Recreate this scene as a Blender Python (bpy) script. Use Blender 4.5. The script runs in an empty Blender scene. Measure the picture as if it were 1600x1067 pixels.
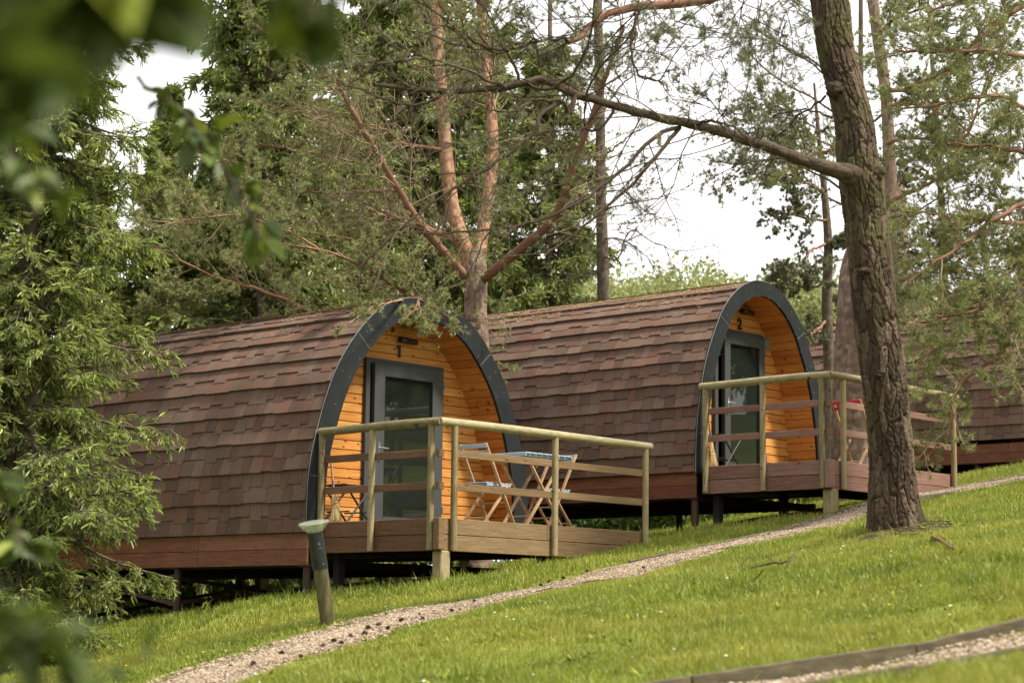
# Glamping pods on a wooded slope: everything is built in code, camera at the world origin.
import bpy, math, random
import numpy as np
from mathutils import Matrix, Vector
RNG = np.random.default_rng(7)
random.seed(7)
SC = bpy.context.scene
COL = SC.collection
# ------------------------------------------------------------------ camera frame
F_PX, PITCH, ROLL, AL = 3267.6, 0.138558, 0.011256, 0.835021
UPZ = np.array([0, 0, 1.0])
_fw = np.array([0, math.cos(PITCH), math.sin(PITCH)])
_up = np.array([0, -math.sin(PITCH), math.cos(PITCH)])
_rt = np.array([1.0, 0, 0])
CR = math.cos(ROLL) * _rt + math.sin(ROLL) * _up
CU = -math.sin(ROLL) * _rt + math.cos(ROLL) * _up
CF = _fw
AX = np.array([-math.sin(AL), math.cos(AL), 0])      # along a pod, towards its back
FA = np.array([math.cos(AL), math.sin(AL), 0])       # along a pod's front, to the right
def ray(x, y): return CR * (x - 800) / F_PX - CU * (y - 533.5) / F_PX + CF
def W(x, y, d): return ray(x, y) * d
cam = bpy.data.cameras.new('camera'); camo = bpy.data.objects.new('camera', cam); COL.objects.link(camo)
camo.matrix_world = Matrix([[CR[0], CU[0], -CF[0], 0], [CR[1], CU[1], -CF[1], 0], [CR[2], CU[2], -CF[2], 0], [0, 0, 0, 1]])
cam.sensor_width = 36; cam.lens = F_PX / 1600 * 36; cam.clip_end = 3000; cam.clip_start = .1
cam.dof.use_dof = True; cam.dof.focus_distance = 25.0; cam.dof.aperture_fstop = 3.2
SC.camera = camo
# ------------------------------------------------------------------ tags
def tag(o, label, cat, group=None):
    o['label'] = label; o['category'] = cat
    if group: o['group'] = group
    return o
def struct(o): o['kind'] = 'structure'; return o
def stuff(o): o['kind'] = 'stuff'; return o
def thing(name, label, cat, loc, rz=0, group=None):
    o = bpy.data.objects.new(name, None); COL.objects.link(o)
    o.location = [float(v) for v in loc]; o.rotation_euler = (0, 0, rz); o.empty_display_size = .2
    return tag(o, label, cat, group)
def copy_thing(root, loc, rz=None, scale=None, label=None, group=None):
    r = root.copy(); COL.objects.link(r); r.location = [float(v) for v in loc]
    if rz is not None: r.rotation_euler = (0, 0, rz)
    if scale is not None: r.scale = scale if hasattr(scale, '__len__') else (scale,) * 3
    if label: r['label'] = label
    if group: r['group'] = group
    for ch in list(root.children):
        c = ch.copy(); COL.objects.link(c); c.parent = r
        for g in list(ch.children):
            d = g.copy(); COL.objects.link(d); d.parent = c
    return r
# ------------------------------------------------------------------ mesh builder
class MB:
    def __init__(s): s.v = []; s.f = []; s.n = 0
    def add(s, verts, faces, mat=0, rnd=None, smooth=False):
        verts = np.asarray(verts, float).reshape(-1, 3); faces = np.asarray(faces, int)
        if rnd is None: rnd = RNG.random(3)
        rnd = np.broadcast_to(np.asarray(rnd, float), (len(verts), 3))
        s.v.append((verts, rnd)); s.f.append((faces + s.n, mat, smooth)); s.n += len(verts)
    def box(s, c, size, rot=None, mat=0, rnd=None, bev=0.0):
        x, y, z = np.array(size) / 2.0
        b = min(bev, x * .45, y * .45, z * .45)
        if b <= 0:
            V = np.array([[i, j, k] for k in (-z, z) for j in (-y, y) for i in (-x, x)])
            Fq = [[0, 2, 3, 1], [4, 5, 7, 6], [0, 1, 5, 4], [2, 6, 7, 3], [0, 4, 6, 2], [1, 3, 7, 5]]
            if rot is not None: V = V @ np.asarray(rot).T
            s.add(V + np.array(c), Fq, mat, rnd); return
        V = []; idx = {}
        for sx in (-1, 1):
            for sy in (-1, 1):
                for sz in (-1, 1):
                    for a in range(3):
                        p = [sx * (x - b), sy * (y - b), sz * (z - b)]
                        p[a] = (sx * x, sy * y, sz * z)[a]
                        idx[(sx, sy, sz, a)] = len(V); V.append(p)
        Q = []; T = []
        for a in range(3):
            o = [i for i in range(3) if i != a]
            for sg in (-1, 1):
                def key(u, w):
                    k = [0, 0, 0]; k[a] = sg; k[o[0]] = u; k[o[1]] = w; return idx[(k[0], k[1], k[2], a)]
                Q.append([key(-1, -1), key(1, -1), key(1, 1), key(-1, 1)])
        for a in range(3):
            b1, b2 = [i for i in range(3) if i != a]
            for u in (-1, 1):
                for w in (-1, 1):
                    def k2(t, ax):
                        k = [0, 0, 0]; k[a] = t; k[b1] = u; k[b2] = w; return idx[(k[0], k[1], k[2], ax)]
                    Q.append([k2(-1, b1), k2(1, b1), k2(1, b2), k2(-1, b2)])
        for sx in (-1, 1):
            for sy in (-1, 1):
                for sz in (-1, 1): T.append([idx[(sx, sy, sz, a)] for a in range(3)])
        V = np.array(V)
        if rot is not None: V = V @ np.asarray(rot).T
        V = V + np.array(c)
        if rnd is None: rnd = RNG.random(3)
        s.add(V, Q, mat, rnd); s.add(V, T, mat, rnd)
    def beam(s, a, b, w, h, mat=0, rnd=None, bev=.003, up=(0, 0, 1)):
        a = np.array(a, float); b = np.array(b, float); d = b - a; L = np.linalg.norm(d); d /= L
        side = np.cross(d, up); side /= np.linalg.norm(side); u = np.cross(side, d)
        s.box((a + b) / 2, (L, w, h), np.stack([d, side, u], 1), mat, rnd, bev)
    def tubes(s, P, R, sides=6, mat=0, rnd=None, cap=False):
        """P: (B,K,3) centre lines, R: (B,K) radii"""
        P = np.asarray(P, float); R = np.asarray(R, float)
        if P.ndim == 2: P = P[None]; R = R[None]
        B, K, _ = P.shape
        if B == 0: return
        T = np.gradient(P, axis=1); T /= np.linalg.norm(T, axis=2, keepdims=True) + 1e-12
        m = T.mean(1); ref = np.where(np.abs(m[:, 2:3]) > .8, [[1.0, 0, 0]], [[0, 0, 1.0]])
        ref = np.repeat(ref[:, None], K, 1)
        n1 = np.cross(T, ref); n1 /= np.linalg.norm(n1, axis=2, keepdims=True) + 1e-12; n2 = np.cross(n1, T)
        a = np.arange(sides) / sides * 2 * np.pi
        V = P[:, :, None] + R[:, :, None, None] * (np.cos(a)[None, None, :, None] * n1[:, :, None] + np.sin(a)[None, None, :, None] * n2[:, :, None])
        b, k, i = np.meshgrid(np.arange(B), np.arange(K - 1), np.arange(sides), indexing='ij')
        ix = lambda b, k, i: (b * K + k) * sides + i % sides
        Fq = np.stack([ix(b, k, i), ix(b, k, i + 1), ix(b, k + 1, i + 1), ix(b, k + 1, i)], -1).reshape(-1, 4)
        if rnd is None: rnd = np.repeat(RNG.random((B, 3)), K * sides, 0)
        s.add(V.reshape(-1, 3), Fq, mat, rnd, True)
        if cap:
            for bb in range(B):
                for kk, rev in ((0, True), (K - 1, False)):
                    ring = V[bb, kk]; c = P[bb, kk]; n = sides
                    fs = [[i, (i + 1) % n, n] if not rev else [(i + 1) % n, i, n] for i in range(n)]
                    s.add(np.vstack([ring, c]), fs, mat, rnd if np.ndim(rnd) == 1 else rnd[0])
    def rod(s, a, b, r, sides=12, mat=0, rnd=None, r2=None):
        s.tubes(np.array([a, b], float), np.array([r, r if r2 is None else r2]), sides, mat, RNG.random(3) if rnd is None else rnd, True)
    def build(s, name, mats, parent=None, smooth=None):
        me = bpy.data.meshes.new(name)
        if s.n:
            V = np.concatenate([a for a, _ in s.v]); C = np.concatenate([c for _, c in s.v])
            me.vertices.add(len(V)); me.vertices.foreach_set('co', V.astype(np.float32).ravel())
            loops = np.concatenate([f.ravel() for f, _, _ in s.f])
            sizes = np.concatenate([np.full(len(f), f.shape[1]) for f, _, _ in s.f])
            mi = np.concatenate([np.full(len(f), m) for f, m, _ in s.f])
            sm = np.concatenate([np.full(len(f), g) for f, _, g in s.f])
            st = np.concatenate([[0], np.cumsum(sizes)[:-1]])
            me.loops.add(len(loops)); me.loops.foreach_set('vertex_index', loops.astype(np.int32))
            me.polygons.add(len(sizes)); me.polygons.foreach_set('loop_start', st.astype(np.int32))
            me.polygons.foreach_set('material_index', mi.astype(np.int32))
            me.polygons.foreach_set('use_smooth', sm.astype(bool))
            me.update(calc_edges=True)
            at = me.attributes.new('rnd', 'FLOAT_COLOR', 'POINT')
            at.data.foreach_set('color', np.hstack([C, np.ones((len(C), 1))]).astype(np.float32).ravel())
        for m in (mats if isinstance(mats, (list, tuple)) else [mats]): me.materials.append(m)
        o = bpy.data.objects.new(name, me); COL.objects.link(o)
        if parent: o.parent = parent
        return o
def nrm(v): return v / (np.linalg.norm(v, axis=-1, keepdims=True) + 1e-12)
def hash2(ix, iy, k):
    h = np.sin(ix * 127.1 + iy * 311.7 + k * 74.7) * 43758.5453
    return h - np.floor(h)
def vnoise(x, y, k=0):
    x = np.asarray(x, float); y = np.asarray(y, float)
    ix = np.floor(x); iy = np.floor(y); fx = x - ix; fy = y - iy
    fx = fx * fx * (3 - 2 * fx); fy = fy * fy * (3 - 2 * fy)
    a = hash2(ix, iy, k); b = hash2(ix + 1, iy, k); c = hash2(ix, iy + 1, k); d = hash2(ix + 1, iy + 1, k)
    return (a * (1 - fx) + b * fx) * (1 - fy) + (c * (1 - fx) + d * fx) * fy
# ------------------------------------------------------------------ materials
class NT:
    def __init__(s, name):
        s.m = bpy.data.materials.new(name); s.m.use_nodes = True; s.t = s.m.node_tree
        s.t.nodes.clear(); s.out = s.t.nodes.new('ShaderNodeOutputMaterial')
    def n(s, typ, **kw):
        nd = s.t.nodes.new('ShaderNode' + typ)
        for k, v in kw.items():
            if k.startswith('i_'):
                key = k[2:]; key = int(key) if key.isdigit() else key.replace('_', ' ')
                if hasattr(v, 'is_linked'): s.t.links.new(v, nd.inputs[key])
                else: nd.inputs[key].default_value = v
            else: setattr(nd, k, v)
        return nd
    def link(s, a, b): s.t.links.new(a, b)
    def rnd(s):
        a = s.n('Attribute', attribute_name='rnd'); x = s.n('SeparateColor', i_Color=a.outputs['Color']); return x.outputs
    def obj(s, scale=(1, 1, 1), off=None):
        c = s.n('TexCoord').outputs['Object']
        if off is not None:
            v = s.n('VectorMath', operation='SCALE', i_0=(17.3, 9.1, 5.7)); s.link(off, v.inputs['Scale'])
            c = s.n('VectorMath', operation='ADD', i_0=c, i_1=v.outputs[0]).outputs[0]
        return s.n('VectorMath', operation='MULTIPLY', i_0=c, i_1=scale).outputs[0]
    def noise(s, vec, scale=5, detail=4, rough=.6, dist=0):
        return s.n('TexNoise', i_Vector=vec, i_Scale=scale, i_Detail=detail, i_Roughness=rough, i_Distortion=dist).outputs['Fac']
    def ramp(s, fac, stops, interp='LINEAR'):
        r = s.n('ValToRGB'); r.color_ramp.interpolation = interp; e = r.color_ramp.elements
        while len(e) < len(stops): e.new(.5)
        for i, (p, c) in enumerate(stops):
            e[i].position = p; e[i].color = (*c, 1) if len(c) == 3 else c
        s.link(fac, r.inputs[0]); return r.outputs[0]
    def mix(s, fac, a, b, mode='MIX'):
        m = s.n('Mix', data_type='RGBA', blend_type=mode)
        for sock, v in ((m.inputs['Factor'], fac), (m.inputs[6], a), (m.inputs[7], b)):
            if hasattr(v, 'is_linked'): s.link(v, sock)
            else: sock.default_value = v if not hasattr(v, '__len__') else (*v, 1)[:4]
        return m.outputs[2]
    def math(s, op, a, b=0.0, clamp=False):
        m = s.n('Math', operation=op, use_clamp=clamp)
        for i, v in enumerate((a, b)):
            if hasattr(v, 'is_linked'): s.link(v, m.inputs[i])
            else: m.inputs[i].default_value = v
        return m.outputs[0]
    def mr(s, v, a, b, c=0.0, d=1.0):
        m = s.n('MapRange', i_1=a, i_2=b, i_3=c, i_4=d); s.link(v, m.inputs[0]); return m.outputs[0]
    def bump(s, h, strength=.4, dist=.01):
        b = s.n('Bump', i_Strength=strength, i_Distance=dist); s.link(h, b.inputs['Height']); return b.outputs[0]
    def pbr(s, col, rough=.7, metal=0, normal=None, spec=.4, **kw):
        p = s.n('BsdfPrincipled')
        for key, v in (('Base Color', col), ('Roughness', rough), ('Metallic', metal), ('Specular IOR Level', spec)):
            if hasattr(v, 'is_linked'): s.link(v, p.inputs[key])
            else: p.inputs[key].default_value = (*v, 1) if hasattr(v, '__len__') else v
        if normal is not None: s.link(normal, p.inputs['Normal'])
        for k, v in kw.items(): p.inputs[k.replace('_', ' ')].default_value = v
        s.link(p.outputs[0], s.out.inputs[0]); return s.m
    def leafy(s, col, trans=.35, gloss=.06, rough=.45, tcol=None):
        d = s.n('BsdfDiffuse'); t = s.n('BsdfTranslucent'); g = s.n('BsdfGlossy', i_Roughness=rough)
        s.link(col, d.inputs[0]); s.link(tcol if tcol is not None else col, t.inputs[0])
        m = s.n('MixShader', i_0=trans); s.link(d.outputs[0], m.inputs[1]); s.link(t.outputs[0], m.inputs[2])
        m2 = s.n('MixShader', i_0=gloss); s.link(m.outputs[0], m2.inputs[1]); s.link(g.outputs[0], m2.inputs[2])
        s.link(m2.outputs[0], s.out.inputs[0]); return s.m
M = {}
def wood(name, stops, grain=(1.2, 14, 14), knots=0.0, rough=.65, knotscale=6, stain=0.0, staincol=(.05, .05, .03), bump=.25):
    t = NT(name); r = t.rnd()
    v = t.obj(grain, r[0])
    n1 = t.noise(v, 3, 6, .65, .6)
    n2 = t.noise(t.obj(tuple(g * 3 for g in grain), r[1]), 6, 3, .6)
    g = t.math('ADD', t.math('MULTIPLY', n1, .7), t.math('MULTIPLY', n2, .3))
    g = t.math('ADD', t.mr(g, .3, .7), t.math('MULTIPLY', t.math('SUBTRACT', r[2], .5), .5), True)
    c = t.ramp(g, stops)
    if knots:
        xyz = t.n('SeparateXYZ', i_Vector=t.n('TexCoord').outputs['Object']).outputs
        lng, crs = (xyz[0], xyz[2]) if grain[0] < grain[1] else (xyz[1], t.math('ADD', xyz[0], xyz[2]))
        off = t.math('MULTIPLY', r[0], 37.0)
        kv = t.n('CombineXYZ', i_0=t.math('ADD', t.math('MULTIPLY', lng, knotscale * .75), off), i_1=t.math('MULTIPLY', crs, knotscale * 1.5), i_2=0.0).outputs[0]
        vo = t.n('TexVoronoi', voronoi_dimensions='2D', i_Vector=kv, i_Scale=1.0, i_Randomness=1.0)
        k = t.math('SUBTRACT', 1.0, t.mr(t.math('ADD', vo.outputs['Distance'], t.math('MULTIPLY', t.math('SUBTRACT', n1, .5), .12)), .045, .12), True)
        sel = t.n('SeparateColor', i_Color=vo.outputs['Color']).outputs[0]
        k = t.math('MULTIPLY', k, t.mr(sel, 1 - knots, 1 - knots + .05))
        c = t.mix(k, c, (.09, .028, .01))
    if stain:
        sn = t.mr(t.noise(t.obj((2, 2, 5)), 2.2, 5, .7), .48, .72)
        c = t.mix(t.math('MULTIPLY', sn, stain), c, staincol)
    M[name] = t.pbr(c, rough, normal=t.bump(t.math('ADD', n1, n2), bump, .004), spec=.3)
wood('pine boards along front', [(0, (0.288, 0.1, 0.0176)), (.5, (0.496, 0.208, 0.0464)), (1, (0.64, 0.344, 0.104))], (1.0, 12, 16), .45, .5, 5)
wood('pine boards along axis', [(0, (0.256, 0.08, 0.0144)), (.5, (0.448, 0.168, 0.032)), (1, (0.576, 0.264, 0.064))], (12, 1.0, 16), .45, .5, 5)
wood('red stained wood', [(0, (0.068, 0.02, 0.0096)), (.5, (0.152, 0.0496, 0.024)), (1, (0.232, 0.096, 0.052))], (1.0, 10, 18), .1, .6, 4, .5, (.07, .03, .018))
wood('red stained wood lengthwise', [(0, (0.068, 0.0224, 0.0128)), (.5, (0.168, 0.0576, 0.0288)), (1, (0.248, 0.104, 0.0576))], (10, 1.0, 18), .1, .6, 4, .5, (.06, .022, .013))
wood('weathered brown board', [(0, (0.085, 0.04675, 0.02125)), (.5, (0.1615, 0.09775, 0.04675)), (1, (0.2465, 0.17, 0.08925))], (1.0, 10, 18), .1, .7, 4, .45, (.10, .10, .04))
wood('weathered brown board lengthwise', [(0, (0.068, 0.0306, 0.0153)), (.5, (0.136, 0.0646, 0.034)), (1, (0.2125, 0.1148, 0.06375))], (10, 1.0, 18), .1, .7, 4, .4, (.09, .06, .03))
wood('treated round timber', [(0, (0.12, 0.084, 0.04)), (.5, (0.24, 0.188, 0.096)), (1, (0.344, 0.28, 0.164))], (9, 9, 1.1), .3, .7, 5, .5, (.14, .135, .045))
wood('treated rail timber', [(0, (0.1312, 0.0984, 0.0492)), (.5, (0.2378, 0.1968, 0.1066)), (1, (0.3444, 0.2911, 0.1722))], (3, 3, 9), .1, .7, 5, .6, (.13, .14, .045))
wood('faded red wood', [(0, (0.104, 0.0496, 0.036)), (.5, (0.2, 0.108, 0.08)), (1, (0.28, 0.176, 0.136))], (1.0, 10, 18), .1, .65, 4, .35, (.10, .055, .04))
wood('faded red wood lengthwise', [(0, (0.104, 0.0496, 0.036)), (.5, (0.2, 0.108, 0.08)), (1, (0.28, 0.176, 0.136))], (10, 1.0, 18), .1, .65, 4, .35, (.10, .055, .04))
wood('mossy bollard timber', [(0, (.06, .05, .024)), (.5, (.14, .12, .055)), (1, (.23, .205, .11))], (9, 9, 1.1), .3, .75, 5, .5, (.09, .11, .03))
wood('pale slatted wood', [(0, (0.289, 0.17, 0.085)), (.5, (0.408, 0.2635, 0.1445)), (1, (0.51, 0.3655, 0.221))], (6, 6, 6), 0, .6)
wood('grey deck boards', [(0, (.12, .075, .045)), (.5, (.2, .13, .08)), (1, (.28, .2, .13))], (1.0, 12, 16), .1, .75)
wood('dark edging timber', [(0, (.035, .026, .016)), (.5, (.075, .058, .034)), (1, (.14, .11, .065))], (3, 3, 12), .1, .85, 4, .4, (.05, .065, .02))
wood('broom straw', [(0, (0.306, 0.204, 0.085)), (.5, (0.4675, 0.34, 0.1615)), (1, (0.561, 0.442, 0.2465))], (30, 30, 1.5), 0, .8)
def plain(name, col, rough=.5, metal=0, var=.15, scale=30, spec=.4, bump=.05):
    t = NT(name); n = t.noise(t.obj(), scale, 5, .65); n2 = t.noise(t.obj(), 3, 3, .6)
    k = t.math('ADD', t.math('MULTIPLY', n, .5), t.math('MULTIPLY', n2, .5))
    c = t.mix(t.mr(k, .3, .7), tuple(v * (1 - var) for v in col), tuple(min(1, v * (1 + var)) for v in col))
    M[name] = t.pbr(c, t.mr(n, .2, .8, rough - .08, rough + .1), metal, t.bump(n, bump, .003), spec)
plain('anthracite trim', (0.015, 0.0175, 0.0185), .58, 0, .3, 7, .2)
plain('anthracite seam', (.15, .155, .155), .5)
plain('screw head', (.16, .165, .17), .5, .3)
plain('door frame grey', (0.052, 0.056, 0.055), .55, 0, .06, 30, .25)
plain('door gasket', (.012, .012, .013), .6)
plain('brushed steel', (.55, .55, .54), .3, .9)
plain('black metal', (.015, .015, .016), .45)
plain('rust brown steel', (.055, .028, .02), .6, .2, .4, 14)
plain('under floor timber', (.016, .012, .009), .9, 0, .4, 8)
plain('under deck membrane', (.012, .012, .011), .8)
plain('blue grey paint', (.30, .38, .45), .55, 0, .18, 22)
plain('red paint', (.38, .02, .035), .5, 0, .12)
plain('white plastic', (.72, .73, .72), .4, 0, .05)
plain('bollard black', (.022, .028, .026), .38, 0, .3, 9)
plain('vent grey', (.20, .21, .19), .5)
plain('moss', (.11, .115, .022), .95, 0, .5, 12, .2, .6)
plain('bark litter', (.10, .055, .032), .95, 0, .5, 20, .2, .6)
plain('earth', (.035, .024, .015), .95, 0, .5, 9, .2, .6)
plain('cone brown', (.095, .058, .038), .85, 0, .5, 40)
plain('brown tape', (.12, .07, .035), .6)
plain('daisy white', (.78, .78, .74), .7, 0, .04)
plain('buttercup yellow', (.72, .50, .02), .6, 0, .04)
plain('petrol blue label', (.10, .16, .30), .5)
t = NT('door glass'); p = t.n('BsdfPrincipled'); 
for k, v in (('Base Color', (.012, .016, .012, 1)), ('Roughness', .015), ('IOR', 1.5), ('Specular IOR Level', .6)): p.inputs[k].default_value = v
t.link(p.outputs[0], t.out.inputs[0]); M['door glass'] = t.m
t = NT('lens plastic')
tr = t.n('BsdfTransparent', i_Color=(.93, .95, .86, 1)); df = t.n('BsdfPrincipled'); df.inputs['Base Color'].default_value = (.55, .58, .46, 1); df.inputs['Roughness'].default_value = .3
mx = t.n('MixShader', i_0=.30); t.link(tr.outputs[0], mx.inputs[1]); t.link(df.outputs[0], mx.inputs[2]); t.link(mx.outputs[0], t.out.inputs[0]); M['lens plastic'] = t.m
# shingles
t = NT('asphalt shingle'); r = t.rnd()
base = t.ramp(r[0], [(0, (.082, .049, .036)), (.45, (.116, .071, .052)), (1, (.158, .102, .077))])
base = t.mix(t.math('MULTIPLY', t.mr(r[1], .60, 1.0), .6), base, (.165, .076, .048))
gr = t.noise(t.obj(), 260, 2, .7); gr2 = t.noise(t.obj(), 45, 4, .7); big = t.noise(t.obj(), 1.6, 5, .65)
sp = t.n('TexVoronoi', i_Vector=t.obj(), i_Scale=190.0); spc = t.n('SeparateColor', i_Color=sp.outputs['Color']).outputs[0]
f = t.math('ADD', t.mr(gr, .25, .75, .55, 1.35), t.mr(spc, 0, 1, -.3, .35))
base = t.mix(1.0, base, t.n('CombineColor', i_0=f, i_1=f, i_2=f).outputs[0], 'MULTIPLY')
base = t.mix(t.math('MULTIPLY', t.mr(big, .48, .7), .35), base, (.19, .15, .115))
base = t.mix(t.math('MULTIPLY', t.mr(gr2, .6, .75), .35), base, (.05, .038, .034))
M['asphalt shingle'] = t.pbr(base, .92, normal=t.bump(t.math('ADD', gr, gr2), .6, .004), spec=.2)
# foliage: the attribute holds a random value per needle / leaf, and g marks this year's bright shoots
def foliage(name, dark, light, fresh, trans=.3, gloss=.05, thr=.5):
    t = NT(name); r = t.rnd(); c = t.ramp(r[0], [(0, dark), (1, light)])
    c = t.mix(t.mr(r[1], thr, 1.0), c, fresh)
    M[name] = t.leafy(c, trans, gloss)
foliage('spruce needles', (.060, .090, .020), (.17, .21, .05), (.62, .71, .17), .38)
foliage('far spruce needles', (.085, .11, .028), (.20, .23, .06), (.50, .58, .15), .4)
foliage('pine needles', (.15, .18, .055), (.32, .345, .12), (.48, .24, .12), .35, thr=.9)
foliage('dark pine needles', (.11, .12, .055), (.23, .235, .115), (.36, .2, .1), .35, thr=.9)
foliage('broad leaves', (.032, .055, .008), (.085, .12, .016), (.20, .24, .022), .25, .04, thr=.72)
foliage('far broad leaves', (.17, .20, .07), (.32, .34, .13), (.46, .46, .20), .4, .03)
foliage('bush leaves', (.07, .14, .03), (.18, .27, .06), (.3, .4, .1), .4, .04)
foliage('straw litter', (.22, .14, .07), (.40, .27, .14), (.5, .36, .2), .1, .03)
t = NT('grass blades'); r = t.rnd()
c = t.ramp(r[0], [(0, (.055, .082, .010)), (.5, (.172, .226, .023)), (1, (.335, .37, .06))])
c = t.mix(t.math('MULTIPLY', t.mr(r[1], .80, 1.0), .8), c, (.42, .38, .14))
c = t.mix(t.math('MULTIPLY', r[2], .6), c, (.33, .315, .058))
M['grass blades'] = t.leafy(c, .38, .022, .45)
def bark(name, a, b, c3, sc=1.0, moss=0):
    t = NT(name); r = t.rnd(); v = t.obj((6 * sc, 6 * sc, 1.6 * sc))
    n = t.noise(v, 4, 6, .7, .4); n2 = t.noise(t.obj((1, 1, .6)), 40 * sc, 4, .7); n3 = t.noise(t.obj(), 1.7, 4, .6)
    g = t.math('ADD', t.math('MULTIPLY', n, .55), t.math('ADD', t.math('MULTIPLY', r[0], .25), t.math('MULTIPLY', n2, .25)))
    col = t.ramp(t.mr(g, .32, .75), [(0, a), (.55, b), (1, c3)])
    if moss: col = t.mix(t.math('MULTIPLY', t.mr(n3, .52, .7), moss), col, (.075, .085, .022))
    M[name] = t.pbr(col, .9, normal=t.bump(t.math('ADD', n, n2), .6, .008), spec=.2)
bark('grey brown pine bark', (.022, .014, .009), (.070, .048, .031), (.165, .122, .085), 1.4, .55)
bark('pinkish pine bark', (.085, .056, .042), (.20, .142, .108), (.36, .28, .22), 1.3)
bark('orange pine bark', (.13, .065, .038), (.34, .185, .115), (.52, .37, .27), 2.5)
bark('dull branch bark', (.032, .022, .015), (.070, .050, .034), (.13, .097, .070), 3)
bark('reddish branch bark', (.12, .055, .035), (.22, .115, .075), (.34, .21, .15), 3)
bark('pale twig bark', (.14, .10, .06), (.25, .19, .12), (.36, .29, .19), 3)
bark('spruce bark', (.06, .045, .033), (.13, .100, .074), (.21, .165, .125), 1.5)
# ------------------------------------------------------------------ pods' frames
O1 = W(481, 814, 25.5); O2 = W(1050 + 105 / 2.735, 430 + 850 / 2.735, 28.8)
O3 = W(1600, 690, 37.0) - AX * 3.0
def LP(O, s, y, z): return O + FA * s + AX * y + UPZ * z
# ------------------------------------------------------------------ terrain
_anch = [LP(O1, .29, -2, -.76), LP(O1, 4.0, -2, -.24), LP(O1, 0, .1, -.88), LP(O1, 0, 2.6, -1.12), LP(O2, .3, -2, -.56),
         LP(O2, 3.3, -2, -.1), LP(O2, 0, .2, -.78), W(1600, 724, 37), W(512, 977, 17.5), W(1400, 848, 18.7), W(1600, 985, 10.8), W(1330, 1052, 9.4), LP(O1, 0, 6, -1.5), W(265, 968, 26.0), W(180, 995, 25.5), W(280, 1016, 21), W(130, 1015, 24), W(400, 952, 24.5), LP(O1, 3.9, 4.5, -1.3), LP(O1, 3.9, 7.2, -1.8), LP(O1, 2, 4, -1.35), W(330, 938, 43), W(470, 934, 43), W(220, 940, 43), W(600, 930, 43)]
_A = np.array(_anch); _co, *_ = np.linalg.lstsq(np.c_[np.ones(len(_A)), _A[:, 0], _A[:, 1]], _A[:, 2], rcond=None)
_res = _A[:, 2] - (_co[0] + _co[1] * _A[:, 0] + _co[2] * _A[:, 1])
def _w(x, y):
    d2 = (np.asarray(x)[..., None] - _A[:, 0]) ** 2 + (np.asarray(y)[..., None] - _A[:, 1]) ** 2
    return np.exp(-d2 / (2 * 2.2 ** 2))
_G = _w(_A[:, 0], _A[:, 1]); _wt = np.linalg.solve(_G + np.eye(len(_A)) * .15, _res)
TRUNK = W(1402, 845, 18.7)
def terr(x, y):
    x = np.asarray(x, float); y = np.asarray(y, float)
    ye = np.where(y > 40, 40 + 6 * np.tanh((y - 40) / 6) , y); xe = np.clip(x, -14, 30)
    xe = np.where(x > 18, 18 + 12 * np.tanh((x - 18) / 12), xe)
    z = _co[0] + _co[1] * xe + _co[2] * ye
    z = z + (_w(x, y) * _wt).sum(-1)
    far = np.clip((y - 33) / 12, 0, 1) * np.clip((2 - x) / 8, 0, 1)
    z = z - far * 1.1
    z = z + (vnoise(x * .6, y * .6, 1) - .5) * .05 + (vnoise(x * 2.3, y * 2.3, 2) - .5) * .035
    d = np.hypot(x - TRUNK[0], y - TRUNK[1]); z = z + .16 * np.exp(-(d / .62) ** 2)
    return z
def ground_hit(px, py, lo=5.0, hi=60.0):
    ds = np.linspace(lo, hi, 1200); r = ray(px, py); P = ds[:, None] * r
    g = P[:, 2] - terr(P[:, 0], P[:, 1]); s = np.where((g[:-1] > 0) & (g[1:] <= 0))[0]
    if len(s) == 0: s = np.array([np.argmin(np.abs(g))])
    d = ds[s[0]]
    if s[0] + 1 < len(ds) and g[s[0]] != g[min(s[0] + 1, len(ds) - 1)]:
        k = g[s[0]] / (g[s[0]] - g[s[0] + 1]); d = ds[s[0]] + min(max(k, 0), 1) * (ds[1] - ds[0])
    return r * d
def onground(x, y): return np.array([x, y, float(terr(x, y))])
# path edges, found on the ground
def edge(pts): return np.array([ground_hit(*p) for p in pts])
P1U = edge([(235, 1067), (330, 1040), (420, 1016), (521, 988), (600, 962), (720, 941), (769, 930), (862, 907), (937, 891), (1050, 871), (1094, 857), (1187, 838), (1281, 819), (1360, 801), (1439, 780), (1525, 759), (1600, 742)])
P1L = edge([(405, 1067), (500, 1038), (615, 1000), (675, 972), (750, 955), (825, 936), (900, 918), (975, 900), (1050, 884), (1094, 871), (1225, 841), (1319, 819), (1380, 804), (1442, 789), (1525, 769), (1600, 752)])
P2U = edge([(1000, 1100), (1045, 1092), (1187, 1066), (1319, 1042), (1469, 1017), (1600, 995)])
P2L = edge([(1292, 1087), (1450, 1055), (1600, 1029)])
def resample(P, n):
    d = np.r_[0, np.cumsum(np.linalg.norm(np.diff(P[:, :2], axis=0), axis=1))]; t = np.linspace(0, d[-1], n)
    return np.stack([np.interp(t, d, P[:, i]) for i in range(3)], 1)
def extend(P, a, b):
    d0 = nrm(P[0] - P[1]); d1 = nrm(P[-1] - P[-2]); return np.vstack([P[0] + d0 * a, P, P[-1] + d1 * b])
def ribbon(U, L, n):
    """centre line and half width that covers both edges"""
    U = resample(U, n); L = resample(L, n); return U, L
_c1 = None
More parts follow.
